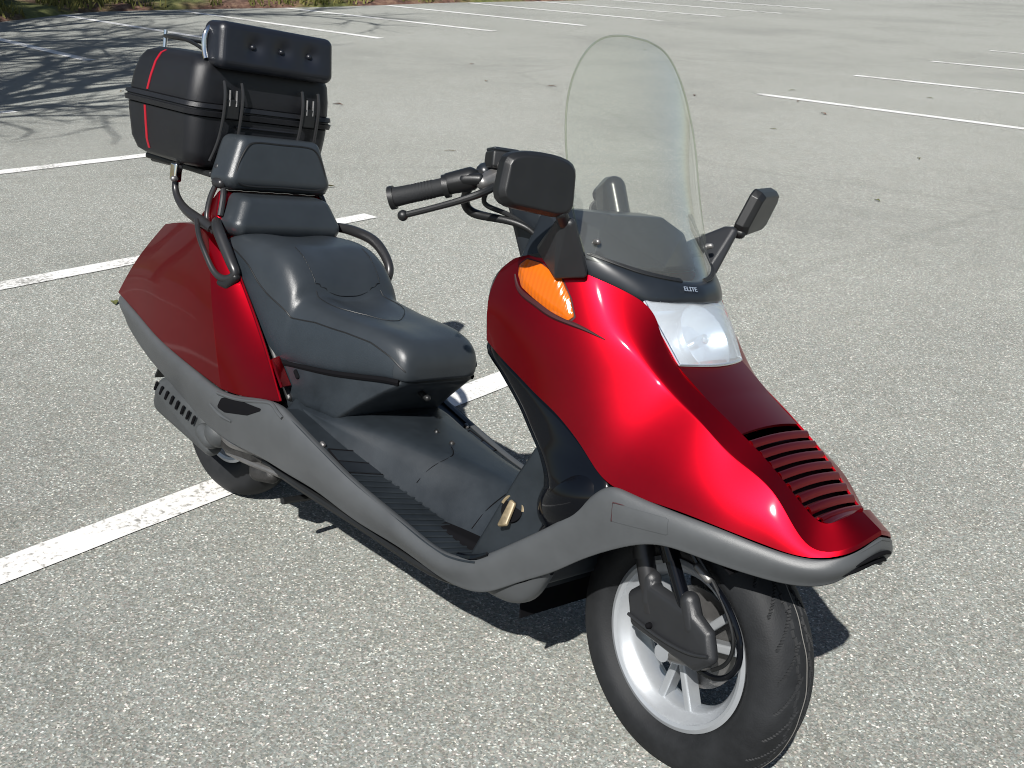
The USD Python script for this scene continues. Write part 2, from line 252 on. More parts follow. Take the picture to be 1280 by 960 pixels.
# the planted verge beyond the far stalls: a low bank with litter, grass and bushes
def verge_edge(y): return -17.95 - .12 * np.sin(y * .9) + 1.25 * np.clip((7.6 - y) / 2.2, 0, 1) ** 1.2
ys = np.linspace(-25, 60, 340); us = np.r_[0, .08, .2, .45, .9, 1.6, 3, 6, 12, 25, 40]
X = verge_edge(ys)[:, None] - us[None] ; Z = np.interp(us, [0, .08, .2, .9, 3, 12, 40], [-.01, .05, .09, .16, .34, .7, 1.2])[None] + .05 * meshkit.fbm(np.stack([X * 1.7, ys[:, None] * 1.7 + 0 * X, 0 * X], -1), 4) * np.clip(us, 0, .5)[None]
vg = np.stack([X, np.broadcast_to(ys[:, None], X.shape), Z], -1)
M['litter'] = mat('leaf_litter', {'g': ('geometry', {}), 'p': ('principled_bsdf', {'roughness': .95}), 'n': ('noise_texture', {'scale': 7.0, 'detail': 8.0, 'roughness': .75}), 'n2': ('noise_texture', {'scale': .7, 'detail': 3.0}),
    'r': ('rgb_ramp', {'ramp': [(.3, (.03, .016, .013)), (.48, (.11, .055, .038)), (.6, (.2, .12, .08)), (.75, (.28, .2, .12))]}), 'r2': ('rgb_ramp', {'ramp': [(.42, (0, 0, 0)), (.56, (1, 1, 1))]}),
    'g2': ('rgb_ramp', {'ramp': [(.3, (.05, .06, .015)), (.6, (.14, .15, .04)), (.8, (.25, .22, .08))]}), 'm': ('mix', {'mix_type': 'mix'}), 'b': ('bump', {'strength': 1.0, 'distance': .05})},
    [('g.position', 'n.vector'), ('g.position', 'n2.vector'), ('n.fac', 'r.fac'), ('n.fac', 'g2.fac'), ('n2.fac', 'r2.fac'), ('r2.color', 'm.fac'), ('r.color', 'm.color1'), ('g2.color', 'm.color2'), ('m.color', 'p.base_color'), ('n.fac', 'b.height'), ('b.normal', 'p.normal')])
part('verge', trimesh.Trimesh(vg.reshape(-1, 3), quads(*vg.shape[:2]), process=False), 'litter', smooth=40, kind='structure')
def leafmat(name, a, b):
    return mat(name, {'g': ('geometry', {}), 'n': ('noise_texture', {'scale': 3.0, 'detail': 4.0}), 'r': ('rgb_ramp', {'ramp': [(.3, a), (.7, b)]}), 'd': ('diffuse_bsdf', {}), 't': ('translucent_bsdf', {}), 'm': ('mix_closure', {'fac': .18})},
               [('g.position', 'n.vector'), ('n.fac', 'r.fac'), ('r.color', 'd.color'), ('r.color', 't.color'), ('d.BSDF', 'm.closure1'), ('t.BSDF', 'm.closure2')], 'm.closure')
M['grass'] = leafmat('dry_grass', (.09, .1, .03), (.26, .24, .09)); M['leaf_green'] = leafmat('olive_leaf', (.04, .05, .018), (.12, .125, .04)); M['leaf_maroon'] = leafmat('maroon_leaf', (.035, .008, .012), (.1, .03, .03))
M['bark'] = plain('bark', (.1, .08, .065), rough=.9, bump=1.0, bscale=24, vary=.4, vscale=10)
def blades(n, x0, y0, x1, y1, h):
    x, y = rng.uniform(x0, x1, n), rng.uniform(y0, y1, n); dens = meshkit.fbm(np.c_[x * .8, y * .8, x * 0], 3, 5); keep = (dens > .42) & (x < verge_edge(y) - .04); x, y = x[keep], y[keep]; n = len(x)
    u = verge_edge(y) - x; z = np.interp(u, [0, .08, .2, .9, 3, 12, 40], [-.01, .05, .09, .16, .34, .7, 1.2]); a = rng.uniform(0, 2 * np.pi, n); w = rng.uniform(.012, .03, n); H = h * rng.uniform(.4, 1.3, n); lx, ly = rng.normal(0, .35, (2, n)) * H
    V = np.stack([np.c_[x - w * np.cos(a), y - w * np.sin(a), z], np.c_[x + w * np.cos(a), y + w * np.sin(a), z], np.c_[x + lx, y + ly, z + H]], 1).reshape(-1, 3)
    return trimesh.Trimesh(V, np.arange(3 * n).reshape(-1, 3), process=False)
part('grass', blades(26000, -23, 5, -16.5, 21, .16), 'grass', smooth=False, kind='stuff', label='dry olive grass on the planted verge beyond the far parking lines', cat='grass')
def leaves(c, r, n, size, seed):
    g = np.random.default_rng(seed); d = g.normal(size=(n, 3)); d /= np.linalg.norm(d, axis=1, keepdims=True); rad = g.uniform(.45, 1, n) ** .5
    P = d * rad[:, None] * np.array(r); P[:, 2] = np.abs(P[:, 2]); k = meshkit.fbm(P * 3.0 + 11, 3, seed); P = P[k > .40] * (0.75 + .5 * k[k > .40])[:, None]; n = len(P)
    a = g.normal(size=(n, 3)); a /= np.linalg.norm(a, axis=1, keepdims=True); b = np.cross(a, g.normal(size=(n, 3))); b /= np.linalg.norm(b, axis=1, keepdims=True); s = size * g.uniform(.6, 1.4, (n, 1))
    V = np.stack([P - a * s, P + b * s * .5, P + a * s, P - b * s * .5], 1).reshape(-1, 3) + c; i = np.arange(n)[:, None] * 4
    return trimesh.Trimesh(V, np.vstack([i + [0, 1, 2], i + [0, 2, 3]]), process=False)
for k, (x, y, r, mt, lb) in enumerate((
        (-18.15, 5.3, (.75, .9, 1.0), 'leaf_green', 'olive bush at the far left corner of the verge'),
        (-19.5, 6.55, (.9, .75, 1.1), 'leaf_maroon', 'dark maroon bush standing between olive bushes on the verge'),
        (-19.4, 7.9, (.8, .85, .9), 'leaf_maroon', 'low dark maroon bush behind the end of the second far parking line'),
        (-20.3, 9.6, (.9, 1.0, .7), 'leaf_green', 'olive bush behind the luggage box on the verge'),
        (-20.4, 12.3, (.8, 1.2, .6), 'leaf_green', 'long low olive bush behind the back pad on the verge'))):
    b = thing('bush', lb, 'bush', (x, y, .1))
    for q in range(7):
        a = q * .9 + k; part('stem', tube([(0, 0, -.1), (.12 * math.cos(a), .12 * math.sin(a), .3 * r[2]), (.45 * r[0] * math.cos(a), .45 * r[1] * math.sin(a), .75 * r[2])], [.02, .006], 5, 6), 'bark', b)
    part('foliage', leaves(np.zeros(3), r, 2600, .05, 40 + k), mt, b, smooth=False)
# bare trees to the left, out of the frame, whose branches throw the shadows across the far stalls
def twig(P, r, n):
    k = len(P); t = P[-1] - P[0]; t /= np.linalg.norm(t); u = np.cross(t, [.31, .2, .93]); u /= np.linalg.norm(u); w = np.cross(t, u); a = np.linspace(0, 2 * np.pi, n, endpoint=False)
    V = P[:, None] + (np.linspace(r, r * .5, k)[:, None, None]) * (np.cos(a)[:, None] * u + np.sin(a)[:, None] * w)[None]
    return V.reshape(-1, 3), quads(k, n, False, True)
def weld(parts):
    o = 0; V, F = [], []
    for v, f in parts: V.append(v); F.append(f + o); o += len(v)
    return trimesh.Trimesh(np.vstack(V), np.vstack(F), process=False)
def litter_bits(n):
    g = np.random.default_rng(31); x, y = g.uniform(-9.5, -2.2, n), g.uniform(-.5, 12, n); k = 6; V, F = [], []
    for i in range(n):
        L, w, a, h = g.uniform(.02, .06), g.uniform(.006, .016), g.uniform(0, np.pi), g.uniform(.006, .016); t = np.linspace(-1, 1, k); c, s = math.cos(a), math.sin(a)
        P = np.array([(u * L, q * w * math.cos(u * 1.45), .005 + h * (1 - u * u) * (1 if q else .5)) for u in t for q in (-1, 0, 1)]); P[:, :2] = P[:, :2] @ np.array([[c, s], [-s, c]]) + (x[i], y[i]); V.append(P); F.append(quads(k, 3))
    return weld(list(zip(V, F)))
part('leaf_debris', litter_bits(26), 'litter', smooth=True, kind='stuff', label='small dead leaves scattered over the open asphalt behind the scooter', cat='leaves')
def bare_tree(seed, h):
    g = np.random.default_rng(seed); segs = {'trunk': [], 'branches': []}
    def grow(p, d, L, r, lvl):
        k = 5; P = [p]; dd = d
        for i in range(k):
            dd = dd + g.normal(0, .09 + .03 * lvl, 3) + np.array([0, 0, .03]); dd /= np.linalg.norm(dd); P.append(P[-1] + dd * L / k)
        P = np.array(P); segs['trunk' if lvl == 0 else 'branches'].append(twig(P, r, 7 if lvl < 2 else 4))
        if lvl >= 4: return
        nb = (7, 6, 5, 3)[lvl]
        for i in range(nb):
            t = g.uniform(.4 if lvl == 0 else .25, 1); q = P[min(k, int(t * k))]; a = g.normal(size=3); a -= dd * (a @ dd); a /= np.linalg.norm(a)
            nd = dd * .65 + a * g.uniform(.5, .95) + np.array([0, 0, .12]); nd /= np.linalg.norm(nd); grow(q, nd, L * g.uniform(.45, .72), r * (.5 if lvl else .42), lvl + 1)
    grow(np.zeros(3), np.array([0, 0, 1.]), h * .5, h * .019, 0)
    return segs
for k, (x, y, h, lb) in enumerate(((-7.1, -.9, 10.5, 'bare branching tree nearest the scooter beyond the left edge'), (-9.2, -2.4, 13, 'tallest bare tree beyond the left edge'), (-15.2, 1.9, 12, 'bare tree closest to the verge beyond the left edge'), (-12.8, 1.0, 12, 'bare tree between the near and far stalls beyond the left edge'))):
    sg = bare_tree(100 + k, h); t = thing('bare_tree', lb, 'tree', (x, y, 0)); part('trunk', weld(sg['trunk']), 'bark', t, smooth=True); part('crown', weld(sg['branches']), 'bark', t, smooth=True)
# ------------------------------------------------------------------ the scooter: x forward from the front axle, y to its left, z up; it leans on its side stand
sc = thing('motor_scooter', 'red and grey scooter with tall clear windshield and black luggage box, parked across white line', 'scooter', rx=-10.45)
P_ = lambda name, mesh, m, smooth=35, label=None: part(name, mesh, m, sc, smooth, label)
# -- front fairing: red side skins, one control row per station from the nose back: seam, bulge, shoulder, ridge
FS = (((.310, 0, .603), 0, (.307, 0, .610), (.266, 0, .630)),
        ((.306, -.042, .591), 0, (.303, -.0425, .598), (.261, -.044, .622)),
        ((.294, -.078, .576), 0, (.2905, -.0775, .583), (.249, -.067, .611)),
        ((.257, -.113, .561), 0, (.250, -.109, .574), (.226, -.077, .612)),
        ((.187, -.146, .560), 0, (.170, -.121, .638), (.160, -.087, .656)),
        ((.110, -.174, .567), 0, (.085, -.133, .677), (.085, -.094, .701)),
        ((.007, -.197, .570), 0, (.010, -.141, .717), (-.010, -.100, .747)),
        ((-.103, -.216, .575), 0, (-.070, -.148, .756), (-.087, -.104, .791)),
        ((-.165, -.224, .617), 0, (-.130, -.166, .800), (-.128, -.113, .840)),
        ((-.231, -.231, .660), 0, (-.195, -.188, .838), (-.167, -.125, .884)),
        ((-.285, -.235, .683), 0, (-.260, -.203, .870), (-.240, -.177, .912)),
        ((-.338, -.236, .705), 0, (-.325, -.214, .890), (-.310, -.205, .926)),
        ((-.395, -.234, .727), 0, (-.395, -.218, .894), (-.365, -.213, .930)),
        ((-.445, -.226, .746), 0, (-.462, -.214, .866), (-.425, -.208, .910)))
FS = [[np.array(q, float) if q else .52 * np.array(st[0]) + .48 * np.array(st[2]) + A_(-.002, -.007, .0) * min(1, max(0., abs(st[0][1]) - .11) / .05) for q in st] for st in FS]; FS = np.array(FS)
wk = np.interp(np.arange(len(FS)), [0, 6, 8, 10], [.05, .05, .10, .2])[:, None]; FX = np.stack([FS[:, 0], FS[:, 1], wk * FS[:, 1] + (1 - wk) * FS[:, 2], (1 - wk) * FS[:, 2] + wk * FS[:, 3], FS[:, 3]], 1)
FG = surf(FX, 150, 30); body = Side(FG[10:])
P_('front_fairing', cat_(both(shell(FG, .004, (-.1, 0, .62)))), 'red', 50)
# rear return of the red fairing, facing the rider
ret = surf([FS[-1], FS[-1] + A_((-.004, .014, 0)), FS[-1] * A_(1, 0, 1) + A_((.02, -.10, .0))], 14, 12); P_('fairing_back_panel', both(shell(ret, .003, (0, 0, .8))), 'black', 40)
# panel gap from the turn signal to the shoulder, and the vertical joint
gap = body.on(cs(A_((-.405, .884), (-.384, .861), (-.339, .845), (-.294, .832), (-.239, .825), (-.188, .814)), 40), .0008); P_('panel_gap', both(tube(gap, [.002, .0055, .0060, .0045, .001], 8, raw=True)), 'seam')
# turn signals
ts = [(-.402, .905), (-.386, .920), (-.353, .920), (-.300, .903), (-.270, .870), (-.250, .838), (-.258, .828), (-.299, .837), (-.344, .852), (-.380, .866), (-.398, .887)]
for f in (lambda m: m, flip):
    t = P_('turn_signal', f(body.patch(ts, .001, .004)), 'seam', 30, label=None)
    c = np.mean(ts, 0); tin = [tuple(c + (np.array(q) - c) * .95) for q in ts]
    part('lens', f(body.patch(tin, .0035, .002, dome=.006, step=.004)), 'amber', t, 40)
# -- nose panel between the ridges, with its louvres
def ridge(x): return np.interp(x, np.sort(FS[:10, 3, 0]), FS[:10, 3, 1][np.argsort(FS[:10, 3, 0])]), np.interp(x, np.sort(FS[:10, 3, 0]), FS[:10, 3, 2][np.argsort(FS[:10, 3, 0])])
def nose_row(x, dz=0., k=1.0, n=21, crown=.007):
    y, z = ridge(x); u = np.linspace(-1, 1, n); return np.c_[np.full(n, x), -u * y * k, z + dz + crown * (1 - u ** 2) - .0005]
def nose(xs, dz, t, m, name, parent=sc, **k): return part(name, shell(np.array([nose_row(x, dz, **k) for x in xs]), t, (0, 0, .4)), m, parent, 40)
npan = nose(np.linspace(-.083, .066, 24), 0., .006, 'red', 'nose_panel')
nose(np.linspace(.06, .24, 24), -.026, .004, 'seam', 'grille_backing', npan)
for k in range(8):
    x = .075 + .0205 * k; rows = []
    for a, dz in ((0, -.019), (.0045, -.007), (.010, .0035), (.016, .0035), (.0195, -.002)):
        r = nose_row(x + a, dz, min(1.0, 1.0 - .006 * k), crown=.005); rows.append(r)
    part('louvre', shell(surf(rows, 12, 21), .004, (0, 0, .4)), 'red', npan, 50)
xs = np.r_[np.linspace(.236, .268, 12)]; nose(xs, -.001, .005, 'red', 'nose_tip', crown=.006, k=1.0)
# -- headlamp
hw = lambda v: np.interp(v, [0, 1], [.121, .100])
def lampgrid(off, nu=18, nv=22, k=1.):
    G = np.zeros((nu, nv, 3))
    for i, v in enumerate(np.linspace(0, 1, nu)):
        for j, u in enumerate(np.linspace(-1, 1, nv)):
            c = A_(-.157 + .075 * v, 0, .889 - .096 * v) + A_(.79, 0, .61) * (off + .016 * math.sin(math.pi * v) ** .6 * (1 - u * u) ** .5 + .012 * (1 - u * u)) + A_(.02, 0, -.02) * v * (1 - u * u) * .4
            c[1] = hw(v) * u * k; c[0] -= .012 * abs(u) ** 3 * (1 - v); G[i, j] = c
    return G
hl = P_('headlight', shell(lampgrid(-.055, k=.98), .004, (-.5, 0, .6)), 'reflector', 50)
part('bezel', tube(np.vstack([lampgrid(-.004)[:, 0], lampgrid(-.004)[-1, 1:-1], lampgrid(-.004)[::-1, -1], lampgrid(-.004)[0, ::-1], lampgrid(-.004)[:2, 0]]), .0035, 8, raw=True), 'chrome', hl)
bowl = [(.004, .0), (.02, -.004), (.04, -.016), (.058, -.034), (.066, -.048), (.068, -.048), (.060, -.034), (.042, -.014), (.02, -.001), (.004, .003)]
bm = revolve([(r, -y) for r, y in bowl], 48); T = np.eye(4); d = A_(.79, 0, .61); T[:3, 1] = d; T[:3, 0] = (0, 1, 0); T[:3, 2] = np.cross(T[:3, 0], T[:3, 1]); T[:3, 3] = A_(-.105, 0, .832) - d * .05; bm.apply_transform(T)
part('reflector_bowl', bm, 'reflector', hl, 50)
part('bulb_shield', hull([A_(-.105, 0, .832) - d * .03, A_(-.105, 0, .832) - d * .008], .011), 'chrome', hl)
part('side_wall', both(hull([(-.165, -.116, .878), (-.09, -.097, .795), (-.2, -.112, .86), (-.13, -.095, .775)], .002)), 'reflector', hl)
part('lens', shell(lampgrid(0), .003, (-.5, 0, .6)), 'lens', hl, 60)
# -- black cowl under the windshield
u = np.linspace(-1, 1, 41)
def screen_foot(dx=0., dz=0.): return np.c_[-.150 - .115 * np.abs(u) ** 1.9 + dx, .192 * u, .918 + .028 * u ** 2 + dz]
lowx = np.interp(np.abs(u), [0, .35, .62, .8, .93, 1], [-.128, -.140, -.170, -.245, -.312, -.37]); lowz = np.interp(np.abs(u), [0, .35, .62, .8, .93, 1], [.892, .891, .886, .912, .926, .930]); low = np.c_[lowx, np.interp(np.abs(u), [0, .62, .8, .93, 1], [0, .124, .177, .206, .217]) * np.sign(u), lowz]
low[1:-1] = (low[:-2] + 2 * low[1:-1] + low[2:]) / 4
up_ = screen_foot(-.012, .008); mid = (low + up_) / 2 + A_(.010, 0, .006)
CG = surf(np.stack([low - A_(.01, 0, .004), low, mid, up_, up_ + A_(-.03, 0, -.012)]), 30, 41, lin_v=True); P_('cowl', shell(CG, .004, (-.5, 0, .7)), 'trim', 50)
for k in range(3):
    q = up_ * (1 - .11 * k - .06) + mid * (.11 * k + .06) + A_(.0035, 0, .003)
    for sgn in (-1, 1):
        s_ = (u * sgn > .16) & (u * sgn < .97); P_('cowl_rib', tube(q[s_], .0022, 8, raw=True), 'black')
def place_text(txt, h, c, dx, dy, m, name, parent=sc, depth=.0012, bold=False):
    t = meshkit.text_mesh(txt, h, depth, bold=bold); t.apply_translation(-A_(t.bounds[:, 0].mean(), t.bounds[:, 1].mean(), 0)); dx = np.array(dx, float); dx /= np.linalg.norm(dx); dy = np.array(dy, float); dy -= dx * (dx @ dy); dy /= np.linalg.norm(dy)
    T = np.eye(4); T[:3, 0], T[:3, 1], T[:3, 2], T[:3, 3] = dx, dy, np.cross(dx, dy), c; t.apply_transform(T); part(name, t, m, parent, False)
# -- windshield
VZ = A_(.918, .99, 1.08, 1.17, 1.24, 1.29, 1.322, 1.338, 1.346)
WX = A_(-.150, -.205, -.262, -.310, -.347, -.370, -.385, -.392, -.396); WW = A_(.192, .200, .203, .200, .181, .151, .116, .080, .03); DR = A_(.115, .095, .070, .050, .034, .022, .012, .005, .0)
SW = [np.c_[WX[i] - DR[i] * np.abs(u) ** 1.9, WW[i] * u, VZ[i] + (.028 * u ** 2 if i == 0 else (.02 if i == 1 else .008 if i == 2 else 0) * u ** 2)] for i in range(9)]
WG = surf(SW, 44, 41, lin_v=True); ws = P_('windshield', shell(WG, .004, (-.6, 0, 1.0)), 'screen', 60)
part('edge', tube(np.vstack([WG[1:, 0], WG[-1, 1:-1], WG[:0:-1, -1]]), .0021, 8, raw=True), 'screen_edge', ws)
for s in (-1, 1): part('screw', hull([(-.262, s * .176, .975), (-.256, s * .178, .977)], .006), 'steel', ws)
# -- instrument hood, handlebar risers, bars and controls
P_('instrument_hood', hull([(-.305, -.12, .985), (-.30, .125, .985), (-.32, -.08, 1.008), (-.32, .08, 1.008), (-.42, -.14, 1.0), (-.42, .14, 1.0), (-.28, -.15, .93), (-.28, .15, .93), (-.24, 0, .935), (-.44, -.16, .90), (-.44, .16, .90)], .012, 16), 'trim')
for s in (-1, 1):
    P_('handlebar_riser', cat_([hull([(-.40, s * .110, .90), (-.455, s * .125, .90), (-.487, s * .125, 1.052), (-.525, s * .14, 1.035)], [.024, .020, .025, .018], 20), hull([(-.49, s * .128, 1.045), (-.535, s * .145, 1.03), tuple(A_(-.53, -.215, 1.055) if s < 0 else A_(-.55, .185, 1.05))], .019, 16)]), 'trim')
    bar = [(-.50, -.13, 1.045), (-.525, -.21, 1.055), (-.548, -.285, 1.022), (-.63, -.348, .982)] if s < 0 else [(-.50, .13, 1.045), (-.548, .178, 1.052), (-.590, .235, 1.022), (-.672, .312, .982)]
    P_('handlebar', tube(bar, .011, 12), 'tube')
    g0, g1 = A_(*bar[2]) + A_(-.005, s * .004, -.002), A_(*bar[3]) + A_(-.002, s * .002, -.001); e = (g1 - g0) / np.linalg.norm(g1 - g0)
    gr = P_('grip', cat_([tube(np.linspace(g0, g1, 12), [.0172, .0165, .0175, .019], 24, raw=True)] + [cyl(g0 + e * .0062 * k, g0 + e * (.0062 * k + .0035), .0178, 24) for k in range(4, 13)]), 'rubber', 30)
    part('flange', cyl(g0 - e * .006, g0 + e * .004, .0225), 'black', gr); part('flange', cyl(g1 - e * .006, g1 + e * .004, .0225), 'black', gr)
    P_('switch_housing', cat_([hull([g0 - e * .008 + A_(0, 0, .004), g0 - e * .045 + A_(.0, 0, .004)], [.021, .023], 14), hull([g0 - e * .02 + A_(.02, 0, .012), g0 - e * .045 + A_(.025, 0, .008)], .012)]), 'black')
    if s < 0:
        mc = P_('brake_reservoir', rbox(A_(-.50, s * .205, 1.082), (.06, .055, .034), .006, rz=s * 30, ry=-8), 'black'); part('cap', rbox(A_(-.502, s * .205, 1.101), (.056, .05, .007), .003, rz=s * 30, ry=-8), 'trim', mc); part('sight_glass', hull([A_(-.476, s * .225, 1.075), A_(-.472, s * .227, 1.075)], .011), 'steel', mc)
        P_('master_cylinder', hull([A_(-.495, s * .205, 1.055), A_(-.49, s * .255, 1.04)], [.022, .015]), 'steel')
        lv = P_('brake_lever', tube([(-.470, s * .245, 1.035), (-.475, s * .28, 1.018), (-.525, s * .325, .985), (-.578, s * .362, .957)], [.008, .007, .006, .006], 10), 'black'); part('ball', hull([(-.579, s * .3625, .9565)], .0105, 20), 'black', lv)
        P_('control_cable', tube([(-.52, s * .25, 1.03), (-.553, s * .235, 1.005), (-.56, s * .215, .978), (-.51, s * .195, .972), (-.44, s * .16, .962), (-.41, s * .13, .92)], [.006, .009, .009, .0075, .006, .006], 10), 'black')
        P_('control_cable', tube([(-.50, s * .215, 1.045), (-.515, s * .22, 1.0), (-.49, s * .185, .985), (-.43, s * .14, .95)], .005, 8), 'black')
# -- mirrors on their stalks
for s, lb in ((-1, None), (1, None)):
    ax = A_(-.30, s * .954, 0); zc = A_(-.10, 0, 1) if s < 0 else A_(.22, .22, 1); nf = np.cross(ax, zc) * (s); nf /= np.linalg.norm(nf); nf = nf if nf[0] > 0 else -nf
    c = A_(-.283, s * .330, 1.068) if s < 0 else A_(-.262, s * .332, 1.052)
    q = lambda a, b, t: c + ax * a + zc * b + nf * t
    sh = [(-.058, .040), (.052, .043), (.066, .030), (.074, -.026), (.060, -.036), (-.052, -.046), (-.064, -.03), (-.066, .03)]
    if s < 0: _c = cs(A_((-.052, .041), (.048, .043), (.066, .031), (.070, .0), (.073, -.025), (.058, -.038), (0, -.043), (-.050, -.047), (-.066, -.034), (-.066, .0), (-.066, .027)), 36, True); sh = [tuple(q_) for q_ in _c]
    m_ = P_('mirror', hull([q(a, b, -.010) for a, b in sh] + [q(a * .985, b * .98, .002) for a, b in sh] + [q(a * .90, b * .88, .010) for a, b in sh], .0055, 16), 'black', 60)
    part('glass', slab([q(a * .94, b * .93, -.0115) for a, b in sh], .002), 'mirror', m_, False)
    part('pivot', hull([q(-.050, -.046, .002), A_(-.272, s * (.258 if s < 0 else .268), 1.005)], .0115), 'black', m_)
    st = P_('mirror_stalk', hull([(-.280, s * .257, 1.004), (-.262, s * .255, 1.006), (-.368, s * .203, .944), (-.358, s * .212, .940), (-.262, s * .196, .926), (-.256, s * .203, .918), (-.30, s * .222, .906)], [.011, .011, .006, .006, .007, .007, .006], 14), 'fork', 40)
# -- inner leg shield: gloss black walls turning into the rider's side
LS = [(.30, -.335, -.39), (.36, -.292, -.315), (.42, -.268, -.232), (.46, -.258, -.180), (.495, -.254, -.138), (.530, -.256, -.112), (.565, -.282, -.108), (.60, -.325, -.150), (.64, -.368, -.215), (.685, -.425, -.30), (.725, -.475, -.40), (.80, -.470, -.42), (.88, -.445, -.42)]
secs = []
for z, xr, xf in LS:
    xf = max(xf + .012, xr + .04); bulb = math.exp(-((z - .525) / .055) ** 2); wy = .212 + .020 * bulb; xm = (xr + xf) / 2
    h = A_((xr + .045, 0, z), (xr + .03, -.10, z), (xr + .008, -.165, z), (xr, -.188, z), (xr + .010, -wy + .010, z), (xr + .04 * min(1, (xf - xr) / .1), -wy + .001, z), (xm, -wy, z), (xf - .02 * min(1, (xf - xr) / .08), -wy + .002 + .006 * bulb, z), (xf, -wy + .014 + .008 * bulb, z), (xf + .006, -wy + .05, z), (xf + .01, -.10, z), (xf + .01, 0, z))
    h = np.vstack([h, (h[-2:0:-1]) * [1, -1, 1]]); secs.append(h)
secs = np.array(secs); zz_ = secs[:, 0, 2]; secs = CubicSpline(zz_, secs, axis=0)(np.linspace(zz_[0], zz_[-1], 50)) if False else PchipInterpolator(zz_, secs, axis=0)(np.linspace(zz_[0], zz_[-1], 50))
lsh = P_('leg_shield', loft(secs), 'gloss', 45)
kb = trimesh.creation.icosphere(4, 1.0); kb.apply_scale([.098, .050, .062]); kb = frame(kb, (-.192, -.188, .505), rz=-7, ry=-40)
for f in (lambda m: m, flip): part('knee_bulge', f(kb), 'gloss', lsh, True)
# -- grey skirt all round: top edge, bulge, bottom edge
SK = A_(((.311, 0, .599), (.315, 0, .579), (.307, 0, .554)), ((.307, -.042, .588), (.312, -.044, .567), (.302, -.042, .546)), ((.295, -.082, .573), (.300, -.085, .550), (.289, -.081, .526)), ((.258, -.117, .559), (.264, -.123, .538), (.253, -.115, .510)),
        ((.188, -.151, .558), (.190, -.158, .535), (.185, -.151, .505)), ((.110, -.179, .565), (.110, -.188, .540), (.100, -.183, .507)), ((.007, -.202, .568), (.010, -.211, .540), (.015, -.204, .503)), ((-.060, -.214, .572), (-.055, -.223, .535), (-.050, -.216, .474)),
        ((-.105, -.222, .566), (-.112, -.231, .515), (-.120, -.225, .425)), ((-.150, -.227, .515), (-.165, -.235, .455), (-.180, -.229, .375)), ((-.210, -.231, .452), (-.235, -.240, .390), (-.260, -.235, .318)), ((-.290, -.237, .385), (-.310, -.246, .330), (-.337, -.240, .267)),
        ((-.375, -.243, .325), (-.385, -.253, .290), (-.410, -.245, .252)), ((-.458, -.249, .305), (-.460, -.258, .277), (-.470, -.245, .252)), ((-.588, -.250, .321), (-.590, -.259, .293), (-.588, -.245, .262)), ((-.757, -.250, .349), (-.757, -.259, .310), (-.740, -.247, .266)),
        ((-.881, -.250, .380), (-.880, -.261, .335), (-.875, -.248, .280)), ((-1.0, -.250, .413), (-1.0, -.262, .360), (-.990, -.250, .283)), ((-1.068, -.250, .428), (-1.080, -.263, .375), (-1.080, -.250, .285)), ((-1.17, -.253, .412), (-1.18, -.263, .365), (-1.2, -.249, .280)),
        ((-1.298, -.251, .391), (-1.32, -.258, .350), (-1.35, -.240, .282)), ((-1.45, -.242, .404), (-1.47, -.247, .370), (-1.50, -.227, .310)), ((-1.656, -.226, .426), (-1.67, -.229, .398), (-1.69, -.209, .345)), ((-1.80, -.209, .452), (-1.81, -.211, .425), (-1.82, -.193, .375)),
        ((-1.92, -.190, .473), (-1.94, -.191, .450), (-1.93, -.176, .415)), ((-1.975, -.158, .483), (-1.99, -.158, .462), (-1.975, -.148, .435)), ((-1.995, -.08, .486), (-2.01, -.08, .465), (-1.995, -.075, .440)), ((-2.0, 0, .487), (-2.015, 0, .466), (-2.0, 0, .440)))
lip = SK[:, 2:] * A_(.995, .86, 1) + A_(0, 0, .006); tlip = SK[:, :1] * A_(.997, .93, 1) + A_(0, 0, -.004)
skC = np.concatenate([tlip, SK[:, :1] * A_(1, .985, 1), SK[:, :1] + A_(0, -.0015, -.003), SK[:, 1:], SK[:, 2:] + A_(0, 0, -.001), lip], 1); skC[[0, -1], :, 1] = 0
SKG = surf(skC, 260, 18); skirt = Side(SKG[12:210, 5:15])
sk = P_('skirt', cat_(both(shell(SKG, .003, (-.8, 0, .4)))), 'grey', 40)
part('access_lid', skirt.patch([(-.078, .548), (.028, .556), (.034, .527), (-.074, .515)], .0012, .002), 'grey', sk, 30)
part('lid_gap', tube(skirt.on(A_((-.074, .515), (-.078, .549), (.028, .557)), .0012), .0012, 6, raw=True), 'seam', sk)
part('side_vent', skirt.patch([(-1.285, .352), (-1.272, .380), (-1.235, .394), (-1.09, .406), (-1.15, .374), (-1.25, .350)], .0015, .006), 'dark', sk, 30)
part('vent_lip', tube(skirt.on(A_((-1.32, .350), (-1.275, .338), (-1.22, .336)), .002), [.002, .0045, .002], 8), 'grey', sk)
part('edge_trim', both(tube(skirt.on(cs(A_((-1.295, .386), (-1.20, .398), (-1.10, .421), (-1.072, .424), (-1.02, .408)), 40), .0), .0045, 8, raw=True)), 'grey', sk)
for k in range(2):  # slots in the bumper
    q = [(x, y, z - .015 * k) for x, y, z in ((.286, -.0905, .545), (.303, -.0665, .555), (.3135, -.036, .566), (.3165, 0, .571), (.3135, .036, .566), (.303, .0665, .555), (.286, .0905, .545))]
    part('slot', tube(A_(*q) - A_(.0045 * k, 0, 0), [.001, .0034, .004, .0034, .001], 8), 'dark', sk)
chin = surf([[(-.200, -.222, .385), (-.204, -.205, .352), (-.215, -.18, .345)], [(-.228, -.225, .338), (-.23, -.205, .300), (-.24, -.18, .29)], [(-.285, -.228, .302), (-.28, -.208, .262), (-.28, -.18, .258)], [(-.36, -.226, .282), (-.36, -.205, .252), (-.355, -.18, .25)]], 16, 12)
P_('chin_panel', both(shell(chin, .004, (-.5, 0, .4))), 'grey')
